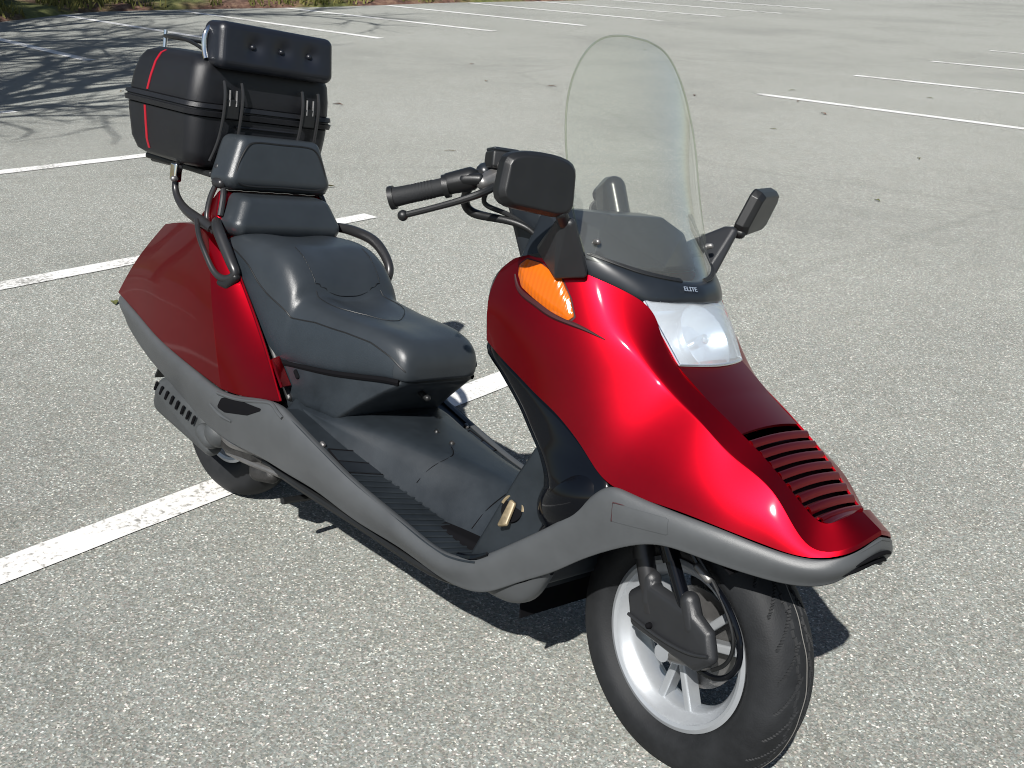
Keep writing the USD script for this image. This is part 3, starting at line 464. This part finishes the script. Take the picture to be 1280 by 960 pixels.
# -- floor: boards, ribs, tunnel
fx = A_(-.365, -.458, -.588, -.757, -.881, -1.0, -1.07); fz = A_(.322, .304, .320, .348, .379, .411, .425)
fl = PchipInterpolator(-fx, fz)
def floor_z(x, y): return fl(-np.asarray(x)) - .008 * np.clip((np.abs(y) < .236), 0, 1) - .006 * np.clip((.236 - np.abs(y)) / .1, 0, 1)
fxs = np.linspace(-1.06, -.36, 60); fys = A_(-.250, -.244, -.238, -.234, -.20, -.16, -.13, -.11)
FLG = np.stack([np.c_[np.full(8, x), fys, floor_z(x, fys)] for x in fxs]); FLG[:, 1, 2] = fl(-fxs) - .002; FLG[:, 2, 2] = fl(-fxs) - .006
for f in (lambda m: m, flip):
    fb = P_('floorboard', f(shell(FLG, .004, (-.7, -.2, 0))), 'mat', 40)
    for k in range(18):
        x0 = -.79 + .0235 * k; a = A_(x0 + .0, -.226, 0); b = A_(x0 + .020, -.132, 0); ln_ = np.linspace(a, b, 8); ln_[:, 2] = floor_z(ln_[:, 0], ln_[:, 1]) + .001
        part('rib', f(tube(ln_, .0030, 6, raw=True)), 'mat', fb)
    pq = [(-.885, -.222), (-.862, -.122), (-.775, -.142), (-.795, -.232)]; fz_ = lambda L, h: [(x, y, floor_z(x, y) + h) for x, y in L]
    pk = P_('footpeg_cover', f(slab(fz_(pq, .0015), .003)), 'mat', False)
    part('recess', f(slab(fz_([(-.838, -.226), (-.816, -.132), (-.780, -.143), (-.798, -.228)], .0035), .0012)), 'trim', pk, False)
    part('gap', f(tube([q for q in fz_(pq + pq[:1], .003)], .0022, 6, raw=True)), 'dark', pk); part('gap', f(tube(fz_([(-.838, -.226), (-.816, -.132)], .0035), .0020, 6, raw=True)), 'dark', pk)
    P_('rear_footrest', f(hull([(-1.07, -.205, .402), (-1.0, -.195, .384), (-1.09, -.17, .418), (-.97, -.145, .382)], .008, 16)), 'mat', 45)
    P_('footrest_bolt', f(hull([(-.905, -.225, .381), (-.900, -.225, .379)], .006)), 'steel')
tsec = []
for x, zt, wt, wb in ((-1.12, .425, .165, .185), (-1.0, .428, .165, .182), (-.93, .430, .155, .176), (-.82, .427, .118, .158), (-.716, .421, .092, .142), (-.62, .415, .066, .133), (-.54, .411, .052, .130), (-.45, .406, .055, .130), (-.36, .411, .072, .134), (-.27, .44, .095, .15)):
    zb = float(floor_z(max(min(x, -.36), -1.06), 0)) - .01
    h = A_((x, 0, zt + .004), (x, -wt * .55, zt + .003), (x, -wt * .9, zt - .001), (x, -wt - .01, zt - .014), (x, -wt - .62 * (wb - wt), zt * .56 + zb * .44), (x, -wb + .006, zb + .016), (x, -wb - .004, zb), (x, -wb, zb - .02), (x, 0, zb - .02)); tsec.append(np.vstack([h, h[-2:0:-1] * [1, -1, 1]]))
tsec = np.array(tsec); xs_ = tsec[:, 0, 0]; tsec = CubicSpline(xs_, tsec, axis=0)(np.linspace(xs_[0], xs_[-1], 70))
tn = P_('tunnel', loft(tsec), 'mat', 45)
for p in ((-.775, .0, .4285), (-.708, -.012, .424)): part('screw', hull([p, A_(*p) - A_(0, 0, .004)], [.007, .008], 16), 'engine' if p[1] else 'black', tn)
def tz(x, y):  # height of the tunnel's skin
    i = np.argmin(abs(tsec[:, 0, 0] - x)); r = tsec[i, :9]; return np.interp(-abs(y), r[:7, 1][::-1], r[:7, 2][::-1])
for ln_ in (((-.69, -.03), (-.655, -.06), (-.668, -.095), (-.685, -.125)), ((-.475, -.062), (-.49, -.092), (-.505, -.118))):
    part('lid_gap', tube([(x, y, tz(x, y) + .0012) for x, y in ln_], .0011, 6), 'dark', tn)
P_('toe_board', hull([(x, q * y, z) for q in (-1, 1) for x, y, z in ((-.395, .205, .315), (-.358, .196, .40), (-.325, .188, .50), (-.30, .180, .56), (-.24, .185, .55), (-.25, .205, .32))], .014, 14), 'mat', 45)
bn = A_(.02, -.93, .36); bn /= np.linalg.norm(bn); bc = A_(-.322, -.209, .441); bu = np.cross(bn, [0, 0, 1.]); bu /= np.linalg.norm(bu); bv = np.cross(bu, bn)
br = P_('parking_brake', cyl(bc - bn * .02, bc + bn * .001, .026, 32), 'dark')
part('bezel', tube([bc + bn * .001 + .0265 * (bu * math.cos(a) + bv * math.sin(a)) for a in np.linspace(.1, 3.0, 24)], .0035, 8), 'brass', br)
part('handle', hull([bc + bn * .008 + bv * .012 + bu * .003, bc + bn * .012 - bv * .036 + bu * .004, bc + bn * .010 - bv * .03 - bu * .008, bc + bn * .006 + bv * .010 - bu * .004], .0045), 'brass', br)
P_('mat_edge', both(tube([(-.335, -.244, .348), (-.375, -.240, .322), (-.42, -.235, .308)], [.004, .008, .007], 8)), 'gloss')
# -- seat base and body core
cov = []
for z, xf, wf, wr in ((.40, -.965, .165, .17), (.43, -.930, .160, .172), (.47, -.885, .146, .170), (.51, -.835, .130, .167), (.545, -.790, .113, .165), (.575, -.82, .10, .16)):
    h = A_((xf, 0, z), (xf - .001, -wf * .8, z), (xf - .006, -wf * .95, z), (xf - .016, -wf, z), (xf - .10, -wf - .35 * (wr - wf), z), (-1.12, -wr, z), (-1.28, -wr - .01, z), (-1.30, 0, z)); cov.append(np.vstack([h, h[-2:0:-1] * [1, -1, 1]]))
sb = P_('seat_base', loft(cov), 'mat', 45)
part('lock', hull([(-.835, -.01, .505), (-.812, -.01, .500)], .008), 'black', sb)
P_('body_core', hull([(-1.12, -.17, .42), (-1.12, .17, .42), (-1.34, -.172, .66), (-1.34, .172, .66), (-1.20, -.168, .50), (-1.20, .168, .50), (-1.72, -.14, .70), (-1.72, .14, .70), (-1.9, -.13, .47), (-1.9, .13, .47), (-1.3, -.20, .39), (-1.3, .20, .39)], .012), 'black')
# -- seat: sections from the front: x, bottom, top, half width, dish
SE = [(-.782, .560, .585, .085, 0), (-.788, .551, .607, .107, 0), (-.800, .548, .624, .118, 0), (-.830, .545, .640, .128, .001), (-.90, .532, .650, .142, .003), (-1.00, .514, .650, .157, .006), (-1.09, .502, .655, .167, .008), (-1.148, .495, .662, .173, .011), (-1.172, .492, .700, .176, .008), (-1.225, .505, .746, .181, .004), (-1.28, .545, .765, .183, .003), (-1.34, .62, .768, .184, .004), (-1.41, .67, .763, .182, .004), (-1.455, .69, .752, .178, .003), (-1.468, .70, .745, .172, .0)]
def seat_sec(x, zb, zt, w, ds):
    H = zt - zb; sk_ = .62
    h = A_((x, 0, zb), (x, -w * .80, zb), (x, -w * .955, zb + .006), (x, -w, zb + .022 if H > .06 else zb + H * .3), (x, -w * 1.0, zb + H * .40), (x, -w * .975, zb + H * sk_), (x, -w * .925, zb + H * .80), (x, -w * .83, zb + H * .93), (x, -w * .68, zb + H * .99), (x, -w * .45, zt), (x, -w * .2, zt - ds), (x, 0, zt - ds * 1.2)); return h
SS = np.array([seat_sec(*s) for s in SE]); t_ = np.r_[0, np.cumsum(np.linalg.norm(np.diff(SS[:, 9], axis=0), axis=1) ** .8)]; SS = PchipInterpolator(t_, SS, axis=0)(np.linspace(0, t_[-1], 90))
def densify(h): a = cs(h[1:], 34); return np.vstack([h[:1], a])
SS = np.array([densify(h) for h in SS]); full = np.concatenate([SS, SS[:, -2:0:-1] * [1, -1, 1]], 1)
# side panels end at the piping line: split the loft there
kp = np.interp(np.linspace(0, 1, 90), [0, .06, .12, .2, .3, .42, .55, .7, 1], [8, 10, 12.5, 15, 16, 16, 14.5, 13, 11])
st_ = P_('seat', loft(full), 'vinyl', 50)
pip = np.array([SS[i][int(k)] * (1 - k % 1) + SS[i][min(34, int(k) + 1)] * (k % 1) for i, k in enumerate(kp)])[4:-4]; pip[:, 1] -= .0004; pip[:, 2] += .0004
part('piping', both(tube(pip, .0018, 8, raw=True)), 'black', st_)
N_ = normals(SS, (-1.1, 0, .58)); Gs = []
for i in range(9, 86): Gs.append(np.stack([np.stack([np.interp(np.linspace(3, kp[i] - .15, 14), np.arange(35), (SS[i] + .0007 * N_[i])[:, c]) for c in range(3)], -1)])[0])
part('side_cover', both(shell(np.array(Gs), .002, (-1.1, 0, .58))), 'vinyl_side', st_, 50)
def on_seat(x, y, up=.001):
    d = np.hypot(SS[:, 18:, 0] - x, SS[:, 18:, 1] + abs(y)); i = np.unravel_index(d.argmin(), d.shape); return A_(x, y, SS[i[0], 18 + i[1], 2] + up)
for ln_ in (((-1.165, -.10), (-1.158, -.05), (-1.156, 0), (-1.158, .05), (-1.165, .10)), ((-1.165, -.10), (-1.20, -.103), (-1.26, -.105)), ((-1.165, .10), (-1.20, .103), (-1.26, .105)), ((-1.158, -.10), (-1.06, -.095), (-.985, -.03), (-.97, 0), (-.985, .03), (-1.06, .095), (-1.158, .10))):
    Q = cs(A_(*[(x, y, 0) for x, y in ln_]), 40); part('seam', tube([on_seat(x, y) for x, y, _ in Q], .0008, 6), 'black', st_)
part('bottom_trim', both(tube(np.array([SS[i][5] + A_(0, .004, -.009) for i in range(7, 62)]), .008, 8, raw=True)), 'dark', st_)
P_('seat_catch', hull([(-1.11, -.168, .488), (-1.10, -.168, .478)], .006), 'dark')
# -- pillion bolster and its red shell, and the raised backrest on two posts
P_('bolster', hull([(-1.452, -.138, .775), (-1.452, .138, .775), (-1.470, -.115, .820), (-1.470, .115, .820), (-1.50, -.14, .770), (-1.50, .14, .770), (-1.515, -.115, .822), (-1.515, .115, .822)], .029, 28), 'vinyl', 50)
P_('bolster_shell', hull([(-1.505, -.166, .755), (-1.505, .166, .755), (-1.53, -.150, .838), (-1.53, .150, .838), (-1.60, -.16, .75), (-1.60, .16, .75)], .014, 16), 'red', 45)
brm = hull([(-1.515, -.135, .885), (-1.515, .135, .885), (-1.53, -.105, .968), (-1.53, .105, .968), (-1.56, -.14, .882), (-1.56, .14, .882), (-1.575, -.11, .965), (-1.575, .11, .965)], .027, 24)
bk = P_('backrest', brm, 'vinyl', 50)
loop = A_((-1.4905, -.128, .876), (-1.489, 0, .872), (-1.4905, .128, .876), (-1.494, .140, .893), (-1.502, .112, .965), (-1.506, .09, .979), (-1.507, 0, .981), (-1.506, -.09, .979), (-1.502, -.112, .965), (-1.494, -.140, .893))
part('piping', tube(np.vstack([cs(loop, 90, True), cs(loop, 90, True)[:2]]), .0028, 8, raw=True), 'black', bk)
part('base_trim', rbox((-1.54, 0, .866), (.062, .30, .024), .009), 'black', bk); part('end_cap', both(hull([(-1.53, -.158, .868), (-1.55, -.158, .868), (-1.54, -.15, .874)], .014)), 'tube', bk)
for s in (-1, 1): P_('backrest_post', tube([(-1.545, s * .155, .875), (-1.555, s * .168, .83), (-1.545, s * .178, .77), (-1.49, s * .188, .745)], .0075, 12), 'tube')
# -- red rear side panels with their folded front strip
RS = A_(((-1.967, -.183, .480), (-1.875, -.181, .600), (-1.775, -.164, .715)), ((-1.800, -.206, .455), (-1.755, -.203, .600), (-1.70, -.176, .733)), ((-1.656, -.223, .429), (-1.640, -.218, .600), (-1.61, -.190, .748)), ((-1.450, -.239, .407), (-1.490, -.232, .590), (-1.525, -.204, .750)), ((-1.298, -.247, .395), (-1.385, -.238, .572), (-1.475, -.212, .738)))
RS2 = A_(((-1.298, -.247, .395), (-1.385, -.238, .572), (-1.475, -.212, .738)), ((-1.21, -.240, .402), (-1.305, -.225, .560), (-1.415, -.204, .705)), ((-1.085, -.222, .425), (-1.215, -.203, .545), (-1.352, -.192, .665)))
RG1, RG2 = surf(RS, 50, 24), surf(RS2, 24, 24); rearskin = Side(np.vstack([RG1, RG2]))
rp = P_('rear_panel', both(cat_([shell(RG1, .004, (-1.6, 0, .6)), shell(RG2, .004, (-1.4, 0, .5))])), 'red', 25)
part('edge_lip', both(tube(np.vstack([RG2[-1] + A_(-.001, .002, 0)]), .004, 8, raw=True)), 'red', rp)
part('trim_foot', both(slab([(-1.10, -.212, .455), (-1.165, -.203, .505), (-1.175, -.176, .508), (-1.115, -.176, .452)], .006)), 'red', rp, False)
dk = [[(RG1[0, -1] if k == 0 else p) for p in ()] for k in (0,)]
top = np.vstack([RG1[::6, -1], RG2[::6, -1]]); deck = np.stack([top * A_(1, c, 1) + A_(0, 0, .012 * (1 - c * c)) for c in (1, .9, .6, .2, -.2, -.6, -.9, -1)], 1)
P_('tail_deck', shell(surf(deck, 40, 20, lin_v=True), .004, (-1.6, 0, .5)), 'red', 45)
tl = RG1[0]; P_('tail_light', shell(np.stack([tl * A_(1, c, 1) - A_(.05 * (1 - c * c), 0, 0) for c in (1, .8, .4, 0, -.4, -.8, -1)]), .006, (-1.5, 0, .6)), 'taillens', 50)
# -- grab rails and luggage rack
for s in (-1, 1):
    P_('grab_rail', tube([(-1.50, s * .178, .775), (-1.465, s * .198, .768), (-1.41, s * .205, .728), (-1.362, s * .207, .688), (-1.352, s * .206, .672), (-1.368, s * .213, .656), (-1.405, s * .223, .658), (-1.45, s * .228, .694), (-1.50, s * .225, .737), (-1.545, s * .208, .770)] if s < 0 else [(-1.50, .178, .772), (-1.47, .198, .776), (-1.40, .206, .775), (-1.335, .208, .765), (-1.28, .206, .735), (-1.25, .20, .700), (-1.26, .195, .66)], [.012, .0145, .0145, .0130, .0105, .008, .007, .0065, .0065] if s < 0 else [.012, .0145, .0145, .0125, .011], 14, sm=90), 'tube')
    rk = P_('rack_stay', tube([(-1.695, s * .19, .855), (-1.69, s * .192, .825), (-1.655, s * .195, .795), (-1.60, s * .198, .778), (-1.54, s * .195, .766), (-1.50, s * .19, .755)], [.0085, .009, .011, .013, .014, .013], 12), 'tube'); part('bracket', rbox((-1.697, s * .19, .868), (.030, .024, .050), .006), 'chrome', rk); part('bolt', hull([(-1.682, s * .205, .852), (-1.682, s * .20, .852)], .008), 'steel', rk)
    P_('rail_foot', hull([(-1.37, s * .212, .640), (-1.35, s * .205, .664), (-1.395, s * .214, .640)], .012), 'black')
    P_('rack_tube', cat_([tube([(-1.93, s * .13, .872), (-1.62, s * .13, .878), (-1.53, s * .15, .86), (-1.50, s * .17, .79)], .008, 10)]), 'tube')
P_('rack_plate', rbox((-1.77, 0, .880), (.34, .30, .016), .005), 'black'); P_('rack_block', both(hull([(-1.60, -.12, .895), (-1.56, -.15, .905), (-1.57, -.10, .897)], .012)), 'fork')
# -- luggage box
def box_sec(z, x0, x1, w, r, n=11):
    o = []
    for cx, cy, a0 in ((x1 - r, -w + r, -90), (x1 - r, w - r, 0), (x0 + r * 1.3, w - r * 1.3, 90), (x0 + r * 1.3, -w + r * 1.3, 180)):
        q = r if cx > -1.75 else r * 1.3
        for a in np.radians(np.linspace(a0, a0 + 90, n)): o.append((cx + q * math.cos(a), cy + q * math.sin(a), z))
    return o
base_ = [(.892, -1.86, -1.66, .15, .036), (.894, -1.90, -1.63, .185, .040), (.905, -1.925, -1.612, .203, .040), (.935, -1.945, -1.602, .212, .040), (1.0, -1.962, -1.597, .217, .040), (1.024, -1.966, -1.596, .218, .040), (1.028, -1.960, -1.60, .214, .036)]
lid_ = [(1.058, -1.958, -1.602, .214, .036), (1.062, -1.962, -1.597, .217, .040), (1.10, -1.955, -1.598, .215, .040), (1.14, -1.942, -1.602, .209, .040), (1.163, -1.925, -1.61, .199, .040), (1.176, -1.895, -1.625, .18, .040), (1.181, -1.85, -1.66, .145, .040)]
tb = P_('luggage_box', loft([box_sec(*s) for s in base_]), 'trunk', 40)
part('lid', loft([box_sec(*s) for s in lid_]), 'trunk', tb, 40)
part('band', loft([box_sec(*s) for s in ((1.0265, -1.955, -1.605, .211, .036), (1.0275, -1.974, -1.590, .225, .041), (1.040, -1.977, -1.587, .228, .043), (1.0425, -1.970, -1.594, .222, .041), (1.0455, -1.970, -1.594, .222, .041), (1.048, -1.976, -1.588, .227, .043), (1.0585, -1.973, -1.591, .224, .041), (1.0595, -1.955, -1.605, .211, .05))]), 'trunk', tb, 40)
def xyq(z, L): s = A_(*[q for q in L]); return np.interp(z, s[:, 0], s[:, 3])
for L, z0, z1 in ((base_, .912, 1.022), (lid_, 1.064, 1.172)):
    zs = np.linspace(z0, z1, 14); bw = [(-1.845 + .0 * z, z) for z in zs]
    G = np.array([[(-1.838 + (.03 * (z - 1.04) / .13 if L is lid_ else -.0 + .02 * (1.03 - z) / .12) + dx, -float(xyq(z, L)) - .0015, z) for dx in (-.0045, 0, .0045)] for z in zs])
    part('red_stripe', both(shell(G, .002, (-1.8, 0, 1.0))), 'stripe', tb, False)
for y in (-.115, .125):
    lt = part('latch', cat_([rbox((-1.584, y, 1.052), (.014, .042, .05), .004)]), 'black', tb); part('strap', cat_([tube([(-1.588, y + q, 1.12), (-1.578, y + q, 1.09), (-1.578, y + q, 1.02), (-1.588, y + q * 1.15, .96), (-1.60, y + q * 1.5, .915)], .0042, 8) for q in (-.026, .026)]), 'tube', tb)
    part('strap', cat_([tube([(-1.582, y - .010, 1.10), (-1.578, y - .010, 1.06)], .003, 6), tube([(-1.582, y + .010, 1.10), (-1.578, y + .010, 1.06)], .003, 6)]), 'steel', tb)
for z in (.985, 1.008): part('front_rib', tube([(-1.594, -.09, z), (-1.594, .10, z)], .0035, 8), 'trunk', tb)
pd = hull([(-1.582, -.155, 1.172), (-1.582, .158, 1.172), (-1.592, -.152, 1.245), (-1.592, .155, 1.245), (-1.625, -.158, 1.175), (-1.625, .16, 1.175), (-1.635, -.155, 1.243), (-1.635, .157, 1.243)], .022, 24)
for _ in range(0): pass
pm = trimesh.Trimesh(*[np.asarray(a) for a in (mf.Manifold(mf.Mesh(np.asarray(pd.vertices, np.float32), np.asarray(pd.faces, np.uint32))).refine_to_length(.008).to_mesh().vert_properties[:, :3], mf.Manifold(mf.Mesh(np.asarray(pd.vertices, np.float32), np.asarray(pd.faces, np.uint32))).refine_to_length(.008).to_mesh().tri_verts)], process=False)
v = np.array(pm.vertices); bt = A_((-.075, 1.213), (.012, 1.213), (.10, 1.213)); fr = v[:, 0] > -1.60
for b in bt: v[:, 0] -= fr * .013 * np.exp(-((v[:, 1] - b[0]) ** 2 + (v[:, 2] - b[1]) ** 2) / (2 * .016 ** 2))
pm.vertices = v; part('back_pad', pm, 'pad', tb, 50)
for b in bt: part('button', hull([(-1.5795, b[0], b[1]), (-1.577, b[0], b[1])], .0075, 16), 'pad', tb)
part('pad_bracket', both(tube([(-1.615, -.183, 1.168), (-1.622, -.186, 1.19), (-1.625, -.184, 1.232), (-1.628, -.172, 1.246)], .0065, 10)), 'chrome', tb)
part('lid_rail', tube([(-1.66, -.165, 1.188), (-1.80, -.15, 1.207), (-1.935, -.12, 1.205), (-1.95, 0, 1.205), (-1.935, .12, 1.205), (-1.80, .15, 1.207), (-1.66, .165, 1.188)], .005, 8, sm=70), 'black', tb)
for s in (-1, 1): part('rail_post', cyl((-1.935, s * .12, 1.165), (-1.937, s * .12, 1.222), .006), 'chrome', tb)
# -- front wheel
def tyre(R, W, ri, grooves, wheel):
    half = W / 2; nphi, nth = 44, 900 if grooves else 160; y = []; r = []
    a = np.linspace(-1, 1, nphi); rc = R - half * .98
    prof = cs(A_((ri, -half * .62), (ri + .012, -half * .80), (rc - .008, -half * 1.0), (R - half * .42, -half * .90), (R - half * .10, -half * .50), (R, 0), (R - half * .10, half * .50), (R - half * .42, half * .90), (rc - .008, half), (ri + .012, half * .80), (ri, half * .62)), nphi * 2)
    th = np.linspace(0, 2 * np.pi, nth, endpoint=False); PR, TH = prof[None, :, 0], th[:, None]; Y = np.broadcast_to(prof[None, :, 1], (nth, len(prof))); Rr = np.broadcast_to(PR, Y.shape).copy()
    if grooves:
        tread = np.clip((R - Rr) / (half * .42), 0, 1) < .97; ph = (TH * 26 / (2 * np.pi) + np.abs(Y) * 26 + .5 * (Y > 0)) % 1.0
        g = ((ph < .10) & (np.abs(Y) > .006) & (np.abs(Y) < half * .80)) | ((np.abs(np.abs(Y) - .017 - .003 * np.sin(TH * 52)) < .0018))
        Rr = Rr - .0055 * (g & tread)
    G = np.stack([np.cos(TH) * Rr, Y, np.sin(TH) * Rr], -1)
    return trimesh.Trimesh(G.reshape(-1, 3), quads(nth, len(prof), True, False), process=False)
def wheel(name, c, R, W, ri, grooves, spokes):
    C = A_(*c); tm = tyre(R, W, ri, grooves, None); tm.apply_translation(C); w = P_(name, tm, 'rubber', 40)
    hw_ = min(W * .40, .0455)
    rp_ = [(ri + .004, -hw_ + .004), (ri + .006, -hw_ - .003), (ri - .002, -hw_ - .006), (ri - .009, -hw_ - .003), (ri - .013, -hw_ + .006), (ri - .024, -hw_ + .016), (ri - .030, -hw_ + .026), (ri - .033, 0), (ri - .030, hw_ - .026), (ri - .024, hw_ - .016), (ri - .013, hw_ - .006), (ri - .009, hw_ + .003), (ri - .002, hw_ + .006), (ri + .006, hw_ + .003), (ri + .004, hw_ - .004), (ri - .016, hw_ - .022), (ri - .022, 0), (ri - .016, -hw_ + .022)]
    part('rim', mv(revolve(rp_, 120), C), 'alu', w, 35)
    part('hub', mv(cat_([revolve([(.012, -.052), (.034, -.052), (.040, -.046), (.043, -.02), (.043, .02), (.040, .05), (.012, .05)], 48)]), C), 'alu', w, 35)
    if spokes:
        for a0 in (-88, 32, 152):
            for da in (-15, 15):
                a = math.radians(a0 + da); b = math.radians(a0 + da * .55); p0, p1 = A_(math.cos(b) * .036, -.026, math.sin(b) * .036), A_(math.cos(a) * (ri - .028), -.020, math.sin(a) * (ri - .028)); sd = A_(0, .030, 0); tq = A_(-math.sin(a), 0, math.cos(a)) * .003
                part('spoke', mv(hull([p0 - tq, p0 + tq, p1 - tq * 1.5, p1 + tq * 1.5, p0 + sd, p1 + sd], .0048, 10), C), 'alu', w)
    return w
rw = wheel('rear_wheel', (-1.555, 0, .236), .236, .118, .135, False, True)
STEER = trimesh.transformations.rotation_matrix(math.radians(-6.5), (-math.sin(math.radians(25)), 0, math.cos(math.radians(25))), (0, 0, .262)); STEER[:3, 3] += (-.006, .010, -.002)   # bars turned a little to the right
fw_ = wheel('front_wheel', (0, 0, .262), .262, .126, .163, True, True)
th = np.linspace(0, 2 * np.pi, 240); wob = .004 + .0015 * np.sin(th * 9) + .001 * np.sin(th * 23); part('tread_line', tube(np.c_[np.cos(th) * .2618, wob, .262 + np.sin(th) * .2618], .0011, 5, raw=True), 'chalk', fw_)
part('brake_disc', mv(revolve([(.046, .014), (.100, .014), (.100, .019), (.046, .019)], 72), (0, 0, .262)), 'steel', fw_)
# -- front fork with its link cover, hoses, inner fender
for s in (-1, 1):
    P_('fork_leg', cat_([tube([(-.115, s * .088, .50), (-.030, s * .088, .325)], .0185, 20), tube([(-.118, s * .088, .506), (-.075, s * .088, .418)], .0215, 20)]), 'gloss' if False else 'tube')
    P_('shock_absorber', cat_([tube([(-.045, s * .092, .50), (.062, s * .092, .345)], .0135, 18), tube([(-.05, s * .092, .507), (-.005, s * .092, .442)], .018, 18)]), 'gloss')
    cv = mf.Manifold.batch_hull([mf.Manifold.sphere(r, 20).translate(p) for p, r in (((-.078, s * .088, .335), .016), ((-.066, s * .090, .290), .012), ((.09, s * .092, .280), .014), ((.118, s * .093, .308), .015), ((.104, s * .093, .345), .014), ((.062, s * .092, .362), .0165), ((-.045, s * .089, .366), .0165))])
    for n0, n1 in (((-.050, s * .087, .384), (-.042, s * .088, .345)), ((.050, s * .091, .386), (.070, s * .091, .345))): cv = cv + mf.Manifold.batch_hull([mf.Manifold.sphere(.0185, 24).translate(n0), mf.Manifold.sphere(.0195, 24).translate(n1)])
    cvr = P_('fork_link_cover', cv, 'fork', 45); part('lower_edge', tube([(-.078, s * .104, .302), (.0, s * .108, .296), (.085, s * .110, .302), (.125, s * .110, .316)], .0035, 8), 'fork', cvr); part('bolt', hull([(-.02, s * .110, .306), (-.02, s * .104, .306)], .006), 'dark', cvr)
    P_('axle_end', cyl((.012, s * .05, .262), (.012, s * .098, .262), .017), 'alu'); P_('link_arm', hull([(.10, s * .082, .285), (.012, s * .078, .262)], [.016, .02]), 'steel')
    P_('brake_hose', tube([(.03, s * .082, .47), (.058, s * .078, .445), (.10, s * .075, .421), (.140, s * .073, .384), (.163, s * .072, .341), (.158, s * .072, .291), (.122, s * .074, .262), (.075, s * .075, .262)], .0058, 10, sm=60), 'gloss')
    P_('brake_hose', tube([(.035, s * .085, .478), (.075, s * .08, .445), (.12, s * .076, .398), (.148, s * .074, .345), (.14, s * .074, .30), (.115, s * .076, .275)], .004, 8, sm=50), 'black')
P_('hose_clip', both(hull([(.05, -.085, .452), (.075, -.083, .440)], .009)), 'steel')
STEER = None
fa = np.radians(np.linspace(62, 190, 40)); FD = np.stack([[(.300 * math.cos(a), y, .262 + .300 * math.sin(a) * (.86 if math.sin(a) > 0 else 1)) for a in fa] for y in (-.16, -.10, 0, .10, .16)], 1)
P_('inner_fender', shell(FD, .003, (0, 0, 3)), 'dark', 50)
P_('nose_floor', hull([(.28, -.06, .536), (.28, .06, .536), (.1, -.165, .53), (.1, .165, .53), (-.05, -.19, .535), (-.05, .19, .535)], .004), 'dark')
# -- engine, exhaust and stands under the floor
P_('underbody', hull([(-.34, -.13, .25), (-.34, .13, .25), (-.5, -.15, .215), (-.5, .15, .215), (-1.15, -.16, .23), (-1.15, .16, .23), (-1.25, -.15, .27), (-1.25, .15, .27), (-.32, -.15, .30), (-.32, .15, .30)], .012), 'dark')
P_('frame_rail', both(tube([(-.33, -.18, .275), (-.45, -.205, .238), (-.70, -.21, .238), (-1.0, -.205, .245), (-1.2, -.19, .25)], .012, 10)), 'black')
P_('centre_stand', cat_([both(tube([(-.98, -.12, .21), (-1.02, -.16, .165), (-1.20, -.19, .15), (-1.29, -.20, .16)], .012, 10)), tube([(-1.10, -.17, .16), (-1.10, .17, .16)], .009, 8)]), 'black')
P_('crankcase', cat_([hull([(-1.22, -.15, .23), (-1.22, .15, .23), (-1.45, -.15, .25), (-1.45, .15, .25), (-1.25, -.15, .33), (-1.45, .15, .36)], .035, 14), hull([(-1.18, -.185, .255), (-1.30, -.19, .25)], .035, 16)]), 'engine')
P_('engine_cover', hull([(-1.345, -.205, .262), (-1.345, -.18, .262)], .040, 24), 'muffler'); P_('stand_pivot', hull([(-1.17, -.200, .215), (-1.12, -.195, .225), (-1.20, -.18, .22)], .022, 16), 'engine')
P_('engine_pipe', cat_([tube([(-1.13, -.20, .27), (-1.20, -.215, .268), (-1.28, -.218, .262), (-1.33, -.21, .275)], .013, 12), tube([(-1.05, -.2, .245), (-1.18, -.21, .235), (-1.30, -.205, .225)], .009, 10)]), 'steel')
mfm = P_('muffler', hull([(-1.63, -.185, .285), (-1.655, -.18, .245), (-1.45, -.19, .225), (-1.40, -.19, .205), (-1.43, -.19, .27), (-1.60, -.17, .31), (-1.5, -.11, .22), (-1.63, -.12, .27)], [.042, .035, .032, .026, .03, .035, .03, .03], 20), 'muffler', 45)
for k in range(8):
    t = k / 7; c = A_(-1.640 + .205 * t, -.226 - .004 * t, .300 - .032 * t); part('slot', hull([c + A_(.004, 0, .010), c - A_(.004, 0, .010)], .0042, 8), 'dark', mfm)
part('end_cap', hull([(-1.40, -.218, .248), (-1.365, -.216, .238)], [.022, .026], 18), 'muffler', mfm)
P_('mud_flap', slab([(-1.78, -.11, .40), (-1.78, .11, .40), (-1.87, .10, .25), (-1.87, -.10, .25)], .006), 'black', False)
P_('side_stand', tube([(-.85, .17, .22), (-.88, .24, .12), (-.90, .285, .055)], [.011, .010], 10), 'black')
# -- maker's lettering on the cowl
ci = 17; q0 = CG[12, ci]; place_text('ELITE', .0085, q0 + A_(.004, 0, .003), CG[12, ci + 1] - CG[12, ci - 1], CG[18, ci] - CG[6, ci], 'letters', 'lettering')
